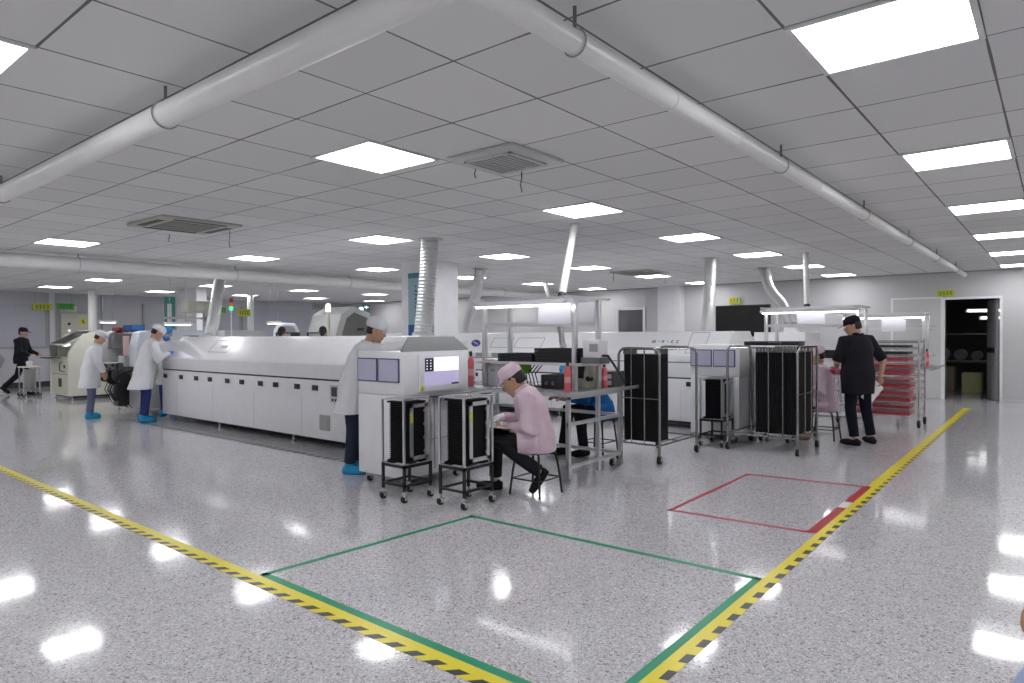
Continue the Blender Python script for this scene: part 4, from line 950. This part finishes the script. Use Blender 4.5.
def person(label, loc, rz, J, W_, scale=1.0):
    t = thing('person', label, 'person', loc, radians(rz)); t.scale = (scale,)*3
    S_ = [V(q) for q in J['spine']]           # pelvis, waist, chest, shoulder line, neck base
    hc = V(J['head']); hf = V(J['face']).normalized(); hu = V(J.get('up', (0, 0, 1))); hu = (hu-hf*hu.dot(hf)).normalized(); hr = hf.cross(hu)
    lat = V(J.get('lat', (1, 0, 0))); lat2 = V(J.get('lat2', J.get('lat', (1, 0, 0)))).normalized()
    g = G()
    spine_loft(g, [S_[0]-V((0, 0, .06)) if J.get('stand') else S_[0]-(S_[1]-S_[0]).normalized()*.05]+S_, [(.14, .10), (.165, .115), (.14, .10), (.165, .115), (.165, .085), (.06, .055)], lat)
    hs = W_.get('hs', 1); H = lambda x, y, z: hc+(hr*x+hf*y+hu*z)*hs
    R = []
    for z, a, b, y in ((-.118, .022, .022, .055), (-.105, .042, .042, .042), (-.08, .055, .068, .022), (-.045, .065, .088, .006), (0, .072, .095, 0), (.04, .075, .098, -.004), (.08, .066, .086, -.008), (.105, .042, .056, -.010), (.116, .012, .02, -.010)):
        R.append([H(a*cos(q), y+b*sin(q), z) for q in [2*pi*k/22 for k in range(22)]])
    g.loft(R)
    g.tube([S_[-1]-(S_[-1]-S_[-2]).normalized()*.03, S_[-1].lerp(H(0, -.03, -.06), .5), H(0, -.025, -.05)], [.062, .052, .055], 14)
    g.tube([H(0, .088, .022), H(0, .104, -.012), H(0, .112, -.026)], [.010, .012, .016], 8); g.tube([H(-.012, .1, -.028), H(.012, .1, -.028)], .011, 8)
    g.ball(H(0, .078, -.062), .026, .018, .012)
    for s_ in (-1, 1): g.tube([H(.074*s_, -.008, .022), H(.084*s_, -.02, .005), H(.076*s_, -.012, -.032)], [.012, .014, .010], 8)
    A = {}
    for s_, k in ((-1, 'L'), (1, 'R')):
        sh, el, wr = [V(q) for q in J['arm'+k]]; A[k] = (sh, el, wr)
        g.tube([S_[3].lerp(sh, .5), sh, sh.lerp(el, .4), el, el.lerp(wr, .35), wr], [.055, .056, .047, .038, .037, .026], 14)
        hd, hn, cu = J['hand'+k]
        hand(g, wr, hd, hn, J.get('thumb'+k, -s_), cu)
        hp, kn, an, td = [V(q) for q in J['leg'+k]]
        g.tube([hp+V((0, 0, .02)), hp, hp.lerp(kn, .45), kn, kn.lerp(an, .3), kn.lerp(an, .65), an], [.085, .088, .072, .052, .052, .040, .034], 14)
        td = td.normalized(); heel = an-td*.05+V((0, 0, -.045)) if abs(td.z) < .5 else an-td*.03
        g.tube([an, heel+td*.03], [.034, .034], 10); g.tube([heel, heel+td*.08, heel+td*.17, heel+td*.23], [.032, .036, .034, .022], 10)
    evalmesh('body', g, .0075, 2, skin, t)
    for s_ in (-1, 1):
        e = obj('eye', G().ball(H(.030*s_, .086, .016), .012), eyew, t); obj('iris', G().ball(H(.030*s_, .095, .016), .006, n=8), hairm, e)
        obj('eyebrow', G().tube([H(.015*s_, .094, .035), H(.032*s_, .092, .040), H(.048*s_, .082, .034)], [.003, .004, .002], 6), hairm, t)
    obj('mouth', G().tube([H(-.022, .084, -.062), H(0, .097, -.060), H(.022, .084, -.062)], [.003, .005, .003], 6), lipm, t)
    # hair: skull cap with nape
    g = G(); R = []
    for z, a, b, y in ((-.055, .050, .045, -.055), (-.03, .072, .07, -.038), (.01, .080, .085, -.028), (.05, .082, .100, -.012), (.09, .070, .088, -.010), (.118, .040, .052, -.012), (.126, .012, .02, -.012)):
        R.append([H(a*cos(q), y+b*sin(q), z) for q in [2*pi*k/22 for k in range(22)]])
    g.loft(R)
    if W_.get('long'): g.tube([H(0, -.08, 0), H(0, -.10, -.08), H(0, -.09, -.14)], [.05, .05, .03], 12)
    evalmesh('hair', g, .009, 3, hairm, t)
    cap = W_.get('cap')
    if cap:
        kind, m = cap; g = G(); R = []
        if kind == 'peak':
            for z, a, b, y in ((.035, .086, .106, -.006), (.07, .088, .108, -.008), (.105, .080, .098, -.010), (.135, .055, .07, -.010), (.142, .02, .025, -.010)):
                R.append([H(a*cos(q), y+b*sin(q), z) for q in [2*pi*k/22 for k in range(22)]])
            g.loft(R)
            g.loft([[H(.075*cos(q)*k_, .07+(.115*sin(q))*k_ if sin(q) > 0 else .07, .045-.02*(k_*max(0, sin(q)))+dz) for q in [2*pi*j/20 for j in range(20)]] for k_, dz in ((1, -.006), (1, .004))], smooth=False)
        else:
            for z, a, b, y in ((.025, .080, .100, -.008), (.03, .094, .115, -.010), (.07, .102, .125, -.014), (.11, .094, .112, -.016), (.145, .06, .075, -.016), (.152, .02, .03, -.016)):
                R.append([H(a*cos(q)*(1+.03*sin(q*9)), y+b*sin(q)*(1+.03*sin(q*9)), z) for q in [2*pi*k/44 for k in range(44)]])
            g.loft(R)
        evalmesh('cap', g, .008, 2, m, t)
    if W_.get('mask'): evalmesh('mask', G().ball(H(0, .075, -.055), .062, .05, .055), .008, 2, W_['mask'], t)
    # upper garment
    kind, m = W_['top']; g = G()
    fat = {'coat': 1.0, 'shirt': .9}[kind]*W_.get('wide', 1)
    low = V(J['hem'][0]) if 'hem' in J else S_[0]-V((0, 0, .08))
    st = [S_[0]]+S_[1:4]+[S_[3].lerp(S_[4], .85)]
    spine_loft(g, st, [(.215*fat, .165*fat), (.19*fat, .150*fat), (.205*fat, .155*fat), (.190, .120), (.078, .073)], lat)
    if 'hem' in J:
        hp = [V(q) for q in J['hem']]; ab = J['hemab']
        R = [ringE(S_[0]+V((0, 0, .05)), lat, V((0, 0, 1)), .20*fat, .16*fat), ringE(S_[0]-V((0, 0, .03)), lat, V((0, 0, 1)), .218*fat, .175*fat)]+[ringE(c, lat, V((0, 0, 1)), *ab[i]) for i, c in enumerate(hp)]
        if kind == 'coat':
            for ri, ring in enumerate(R[2:]):
                for k in range(len(ring)): cc = hp[ri]; ring[k] = cc+(ring[k]-cc)*(1+.035*sin(k*2.9))
        g.loft(R)
    short = W_.get('short')
    for k in 'LR':
        sh, el, wr = A[k]
        if short: g.tube([S_[3].lerp(sh, .45), sh, sh.lerp(el, .5), sh.lerp(el, .98)], [.075, .078, .070, .066], 14)
        else: g.tube([S_[3].lerp(sh, .45), sh, sh.lerp(el, .5), el, el.lerp(wr, .5), el.lerp(wr, .97)], [.075, .078, .070, .064, .056, .048], 14)
    if J.get('lap'):
        for k in 'LR':
            hp_, kn = V(J['leg'+k][0]), V(J['leg'+k][1]); g.tube([hp_, hp_.lerp(kn, .5), hp_.lerp(kn, J['lap'])], [.14, .125, .108], 14)
    if J.get('lap'):
        c0 = S_[0]; g.loft([ringE(c0+V((0, .0, dz)), lat, V((0, 0, 1)), a_, b_) for dz, a_, b_ in ((.10, .19, .15), (.02, .215, .17), (-.05, .225, .175), (-.09, .225, .18), (-.13, .215, .18))])
    evalmesh('coat' if kind == 'coat' else 'shirt', g, .012, 3, m, t)
    c0 = S_[4]-(S_[4]-S_[3]).normalized()*.012; tn = (S_[4]-S_[3]).normalized(); f = tn.cross(lat2).normalized()
    g = G(); g.tube([c0+lat2.normalized()*.072*cos(q)-f*.068*sin(q)+tn*(.012 if abs(sin(q)) < .9 else .0) for q in [2*pi*k/20 for k in range(20)]], .014, 8, closed=True); obj('collar', g, m, t)
    if kind == 'coat' and J.get('stand'):
        ft = lambda z, o: V((o, 0, z))
    # trousers
    m = W_['legs']; g = G()
    if 'hips' not in J: spine_loft(g, [S_[0]-(S_[1]-S_[0]).normalized()*.1, S_[0], S_[0].lerp(S_[1], .5)], [(.150, .110), (.165, .120), (.14, .10)], lat)
    for k in 'LR':
        hp_, kn, an, td = [V(q) for q in J['leg'+k]]
        g.tube([hp_+V((0, 0, .03)), hp_, hp_.lerp(kn, .5), kn, kn.lerp(an, .5), kn.lerp(an, .92)], [.085, .094, .084, .072, .064, .062], 14)
    evalmesh('trousers', g, .012, 3, m, t)
    sk, sm = W_['shoes']
    for k in 'LR':
        hp_, kn, an, td = [V(q) for q in J['leg'+k]]; td = td.normalized(); heel = an-td*.05+V((0, 0, -.045)) if abs(td.z) < .5 else an-td*.03
        g = G(); r = 1.35 if sk == 'cover' else 1.1
        g.tube([heel-td*.02, heel+td*.05, heel+td*.16, heel+td*.235], [.036*r, .040*r, .040*r, .026*r], 12)
        if sk == 'cover': g.tube([an+V((0, 0, .05)), an, heel+td*.03], [.052, .056, .05], 12)
        else: g.tube([an, heel+td*.03], [.042, .044], 12)
        o = evalmesh('shoe_cover' if sk == 'cover' else 'shoe', g, .008, 2, sm, t)
        me = o.data
        for v in me.vertices:
            if v.co.z < .006: v.co.z = .002
    for k in W_.get('gloves', ''):
        g = G(); wr = A[k][2]; hd, hn, cu = J['hand'+k]; hand(g, wr, hd, hn, J.get('thumb'+k, -1 if k == 'R' else 1), cu, 1.22); g.tube([A[k][1].lerp(wr, .85), wr+V(hd).normalized()*.02], [.042, .036], 12)
        evalmesh('glove', g, .0075, 1, W_['glovem'], t)
    return t
def stand(lean=0, arms=None, legs=None, face=(0, 1, -.2), hd=None):
    s = sin(radians(lean)); c = cos(radians(lean)); P = lambda x, h: (x, s*h, .94+c*h)
    J = dict(stand=True, spine=[(0, 0, .94), P(0, .16), P(0, .32), P(0, .46), P(0, .53)], head=hd or (0, s*.72+.03, .94+c*.655), face=face)
    J['legL'] = ((-.09, 0, .90), (-.10, .02, .49), (-.10, -.02, .085), (-.15, 1, 0)); J['legR'] = ((.09, 0, .90), (.10, .02, .49), (.10, -.02, .085), (.15, 1, 0))
    sL, sR = P(-.175, .45), P(.175, .45)
    J['armL'] = (sL, (-.24, sL[1]+.02, sL[2]-.28), (-.23, sL[1]+.10, sL[2]-.50)); J['armR'] = (sR, (.24, sR[1]+.02, sR[2]-.28), (.23, sR[1]+.10, sR[2]-.50))
    J['handL'] = ((0, .2, -1), (1, 0, 0), .35); J['handR'] = ((0, .2, -1), (-1, 0, 0), .35)
    if arms: J.update(arms)
    if legs: J.update(legs)
    return J
# stools
def stool(label, x, y, h=.42, rz=0):
    t = thing('stool', label, 'stool', (x, y, 0), rz)
    obj('seat', G().prism([(.17*cos(q)*abs(cos(q))**-.25 if cos(q) else 0, .17*sin(q)*abs(sin(q))**-.25 if abs(sin(q)) > 1e-6 else 0) for q in [2*pi*k/24+.01 for k in range(24)]], 'z', h-.03, h, .006), blackr, t)
    for sx in (-1, 1):
        for sy in (-1, 1):
            obj('leg', G().tube([(sx*.11, sy*.11, h-.032), (sx*.135, sy*.135, h-.05), (sx*.155, sy*.155, h*.5), (sx*.175, sy*.175, .0)], .011, 8), black, t)
    g = G(); q = .160
    for a, b in (((-q, -q), (q, -q)), ((q, -q), (q, q)), ((q, q), (-q, q)), ((-q, q), (-q, -q))): g.cyl((*a, .15), (*b, .15), .007, 8)
    obj('stretcher', g, black, t); return t
stool('black four-legged stool under the pink-capped worker nearest the camera', 4.96, 3.79)
stool('black stool under the second pink worker beside the standing man in black', 9.96, 2.53, .42)
stool('black stool under the worker in the blue gown behind the first bench', 7.12, 4.45, .46)
# seated pink worker, nearest
J = dict(spine=[(0, .0, .53), (0, .02, .67), (0, .06, .82), (0, .12, .935), (0, .155, .985)], head=(0, .225, 1.055), face=(0, .85, -.6), lat=(1, 0, 0),
         legL=((-.10, .02, .51), (-.15, .36, .50), (-.14, -.06, .21), (0, .55, -.83)), legR=((.10, .02, .51), (.12, .40, .51), (.10, .41, .09), (0, 1, 0)),
         armL=((-.17, .10, .905), (-.23, .06, .64), (-.10, .25, .63)), armR=((.17, .11, .905), (.22, .16, .66), (.06, .34, .71)),
         handL=((.5, 1, -.1), (0, -.1, 1), .6), handR=((-.6, .8, -.3), (0, 0, -1), .6), lap=.42,
         folds=[([(-.16, .0, .46), (-.17, .16, .44)], .09), ([(.0, -.12, .52), (0, -.13, .42)], .08), ([(-.1, -.1, .50), (-.12, -.1, .40)], .06)])
person('person in pink cap and coat writing on a black stool nearest the camera', (4.97, 3.78, 0), 34, J,
       dict(top=('coat', C_p), legs=C_b, shoes=('shoe', C_b), cap=('peak', C_p), gloves='R', glovem=C_glove, hs=1.16))
t = thing('clipboard', 'white board held on the lap of the nearest pink-capped worker', 'clipboard', (4.97, 3.78, 0), radians(34))
M = Matrix.Translation((-.02, .31, .62)) @ Matrix.Rotation(radians(4), 4, 'X')
obj('board', B(-.15, .17, -.12, .20, 0, .008, M=M), blackr, t); obj('sheet', B(-.14, .16, -.11, .19, .008, .011, M=M), mat('paper', (.85, .85, .85), .6), t)
# second pink worker
J = dict(spine=[(0, 0, .53), (0, .01, .68), (0, .03, .84), (0, .07, .98), (0, .09, 1.03)], head=(0, .09, 1.15), face=(.1, 1, -.45),
         legL=((-.10, .02, .51), (-.12, .36, .50), (-.12, .26, .09), (0, 1, 0)), legR=((.10, .02, .51), (.12, .38, .50), (.12, .30, .09), (0, 1, 0)),
         armL=((-.17, .06, .96), (-.22, .08, .70), (-.12, .32, .68)), armR=((.17, .06, .96), (.22, .10, .70), (.12, .34, .70)),
         handL=((.4, 1, 0), (0, 0, -1), .5), handR=((-.4, 1, 0), (0, 0, -1), .5), lap=.45, folds=[([(0, -.12, .52), (0, -.13, .42)], .08), ([(-.14, -.02, .48), (-.16, .1, .42)], .08)])
person('person in pink cap and coat seated beside the man in black', (9.96, 2.53, 0), 22, J, dict(top=('coat', C_p), legs=C_b, shoes=('shoe', cloth('shoe_tan', (.35, .22, .17))), cap=('bouffant', C_p)))
# blue gown behind the bench
J = dict(spine=[(0, 0, .56), (0, .06, .68), (0, .15, .81), (0, .26, .92), (0, .32, .96)], head=(0, .42, 1.01), face=(0, .9, -.5),
         legL=((-.10, .02, .53), (-.14, .36, .54), (-.13, .30, .09), (0, 1, 0)), legR=((.10, .02, .53), (.12, .38, .54), (.12, .46, .09), (0, 1, 0)),
         armL=((-.17, .24, .90), (-.24, .34, .70), (-.14, .52, .72)), armR=((.17, .24, .90), (.24, .34, .70), (.12, .52, .72)),
         handL=((.3, 1, 0), (0, 0, -1), .5), handR=((-.3, 1, 0), (0, 0, -1), .5), lap=.5, folds=[([(0, -.12, .55), (0, -.14, .36)], .10), ([(-.12, -.06, .5), (-.14, -.04, .36)], .10)])
person('person in a blue gown seated on a stool behind the first bench, bent low', (7.12, 4.43, 0), 62, J, dict(top=('coat', C_bl), legs=C_b, shoes=('shoe', C_b), cap=('bouffant', C_cap)))
# man in black
J = stand(2, dict(armR=((.20, .01, 1.38), (.33, -.11, 1.12), (.31, -.08, .90)), handR=((-.15, .1, -1), (-1, 0, 0), .7), armL=((-.19, .04, 1.37), (-.24, .12, 1.10), (-.05, .30, 1.02)), handL=((.6, 1, 0), (0, 0, -1), .5)),
          dict(legL=((-.10, 0, .90), (-.11, .02, .49), (-.10, -.04, .085), (-.3, 1, 0)), legR=((.10, 0, .90), (.17, .03, .49), (.24, .0, .085), (.35, 1, 0))), face=(-.68, .73, -.3), hd=(-.045, .045, 1.57))
J['hem'] = [(0, .0, .68)]; J['hemab'] = [(.225, .17)]
person('man standing in black cap and black short-sleeved shirt holding a white sheet', (9.72, 2.05, 0), -30, J, dict(wide=1.2, top=('shirt', C_k), legs=cloth('trousers_dark_navy', (.007, .009, .018)), shoes=('shoe', C_b), cap=('peak', C_k), short=True))
t = thing('paper_sheet', 'white sheet held in the right hand of the man in black', 'paper', (9.72, 2.05, 0), radians(-30))
M = Matrix.Translation((.265, -.085, .79)) @ Matrix.Rotation(radians(35), 4, 'Y') @ Matrix.Rotation(radians(15), 4, 'X')
obj('sheet', B(-.10, .10, -.001, .002, -.27, .02, M=M), mat('paper', (.85, .85, .85), .6), t)
obj('fold_line', B(-.10, .10, -.0015, .0025, -.13, -.128, M=M), lgrey, t)
# white coat at the loader
coat_hem = [(0, .02, .82), (0, .03, .68)]; coat_ab = [(.225, .175), (.25, .20)]
J = stand(19, dict(armL=((-.17, .18, 1.35), (-.24, .44, 1.36), (-.12, .70, 1.42)), handL=((.1, 1, .0), (0, 0, -1), .25), armR=((.17, .18, 1.35), (.24, .42, 1.36), (.12, .66, 1.43)), handR=((-.1, 1, .0), (0, 0, -1), .3)), face=(-.1, 1, -.35))
J['hem'] = [(0, .0, .82), (0, -.03, .66)]; J['hemab'] = coat_ab
person('person in white cap, long white coat and dark trousers leaning over the board loader', (4.50, 5.93, 0), -146, J, dict(top=('coat', C_w), legs=cloth('trousers_dark_slate', (.02, .028, .045)), shoes=('cover', C_c), cap=('bouffant', C_w)), .985)
# white coat at the placement machine
J = stand(12, face=(0, 1, -.6), arms=dict(armL=((-.17, .10, 1.36), (-.23, .14, 1.10), (-.2, .26, .92)), armR=((.17, .10, 1.36), (.23, .12, 1.10), (.21, .22, .90))))
J['hem'] = [(0, .0, .80), (0, -.02, .60)]; J['hemab'] = coat_ab
person('person in white cap and white coat looking down at the placement machine, slate trousers', (4.50, 13.68, 0), -106, J, dict(top=('coat', C_w), legs=C_j, shoes=('cover', C_c), cap=('bouffant', C_w)), .925)
J = stand(15, face=(0, 1, -.7), arms=dict(armL=((-.17, .12, 1.35), (-.25, .18, 1.11), (-.10, .38, 1.16)), handL=((.2, .6, .8), (0, 0, -1), .5), armR=((.17, .12, 1.35), (.25, .2, 1.12), (.1, .38, 1.2)), handR=((-.2, 1, .2), (0, 0, -1), .5)))
J['hem'] = [(0, -.02, .80), (0, -.08, .58)]; J['hemab'] = coat_ab
person('person in white coat and navy trousers bending towards the end of the left oven', (4.90, 12.33, 0), -104, J, dict(top=('coat', C_w), legs=C_n, shoes=('cover', C_c), cap=('bouffant', C_w), gloves='LR', glovem=C_gb), .985)
J = stand(6, face=(0, 1, -.3)); J['hem'] = [(0, 0, .82), (0, 0, .62)]; J['hemab'] = coat_ab
person('person in blue cap and blue mask standing between the oven end and the placement machine', (5.54, 12.86, 0), 143, J, dict(top=('coat', C_w), legs=C_n, shoes=('cover', C_c), cap=('bouffant', C_cap), mask=C_gb), .955)
# walker
J = stand(3, face=(0, 1, -.1), arms=dict(armL=((-.19, .02, 1.38), (-.25, .10, 1.12), (-.22, .32, 1.02)), armR=((.19, .02, 1.38), (.25, .10, 1.12), (.22, .32, 1.02)), handL=((0, 1, 0), (0, 0, -1), .6), handR=((0, 1, 0), (0, 0, -1), .6)),
          legs=dict(legL=((-.09, 0, .90), (-.09, -.12, .50), (-.09, -.46, .17), (0, .75, -.6)), legR=((.09, 0, .90), (.09, .22, .52), (.09, .24, .085), (0, 1, 0))))
J['hem'] = [(0, 0, .80)]; J['hemab'] = [(.2, .145)]
person('person in black cap and black clothes walking at the far left beside the trolley', (5.2, 20.62, 0), -128, J, dict(top=('shirt', C_k), legs=C_b, shoes=('shoe', C_b), cap=('peak', C_k)))
# two heads beyond the oven
for lab, x, y, rz, tp in (('dark-haired person beyond the oven, left of the two, only the head showing', 7.95, 13.0, -50, C_w), ('dark-haired person in dark top beyond the oven, right of the two heads', 8.35, 12.05, -40, C_k)):
    J = stand(4, face=(0, 1, -.3)); J['hem'] = [(0, 0, .80)]; J['hemab'] = [(.2, .15)]
    person(lab, (x, y, 0), rz, J, dict(top=('shirt', tp), legs=C_b, shoes=('shoe', C_b), long=True), .98)
# person at the right edge of the frame, only hand and hem in view
J = stand(0, face=(0, 1, 0), arms=dict(armL=((-.175, 0, 1.39), (-.20, -.02, 1.12), (-.232, .04, .89)), handL=((-.28, .15, -1), (1, 0, 0), .5))); J['hem'] = [(0, 0, .82), (0, 0, .70), (0, 0, .52)]; J['hemab'] = [(.22, .17), (.26, .2), (.38, .26)]
person('person in pale blue coat at the right edge, only a hand in view', (2.112, -.189, 0), -50.7, J, dict(top=('coat', C_pb), legs=C_j, shoes=('shoe', C_b)))
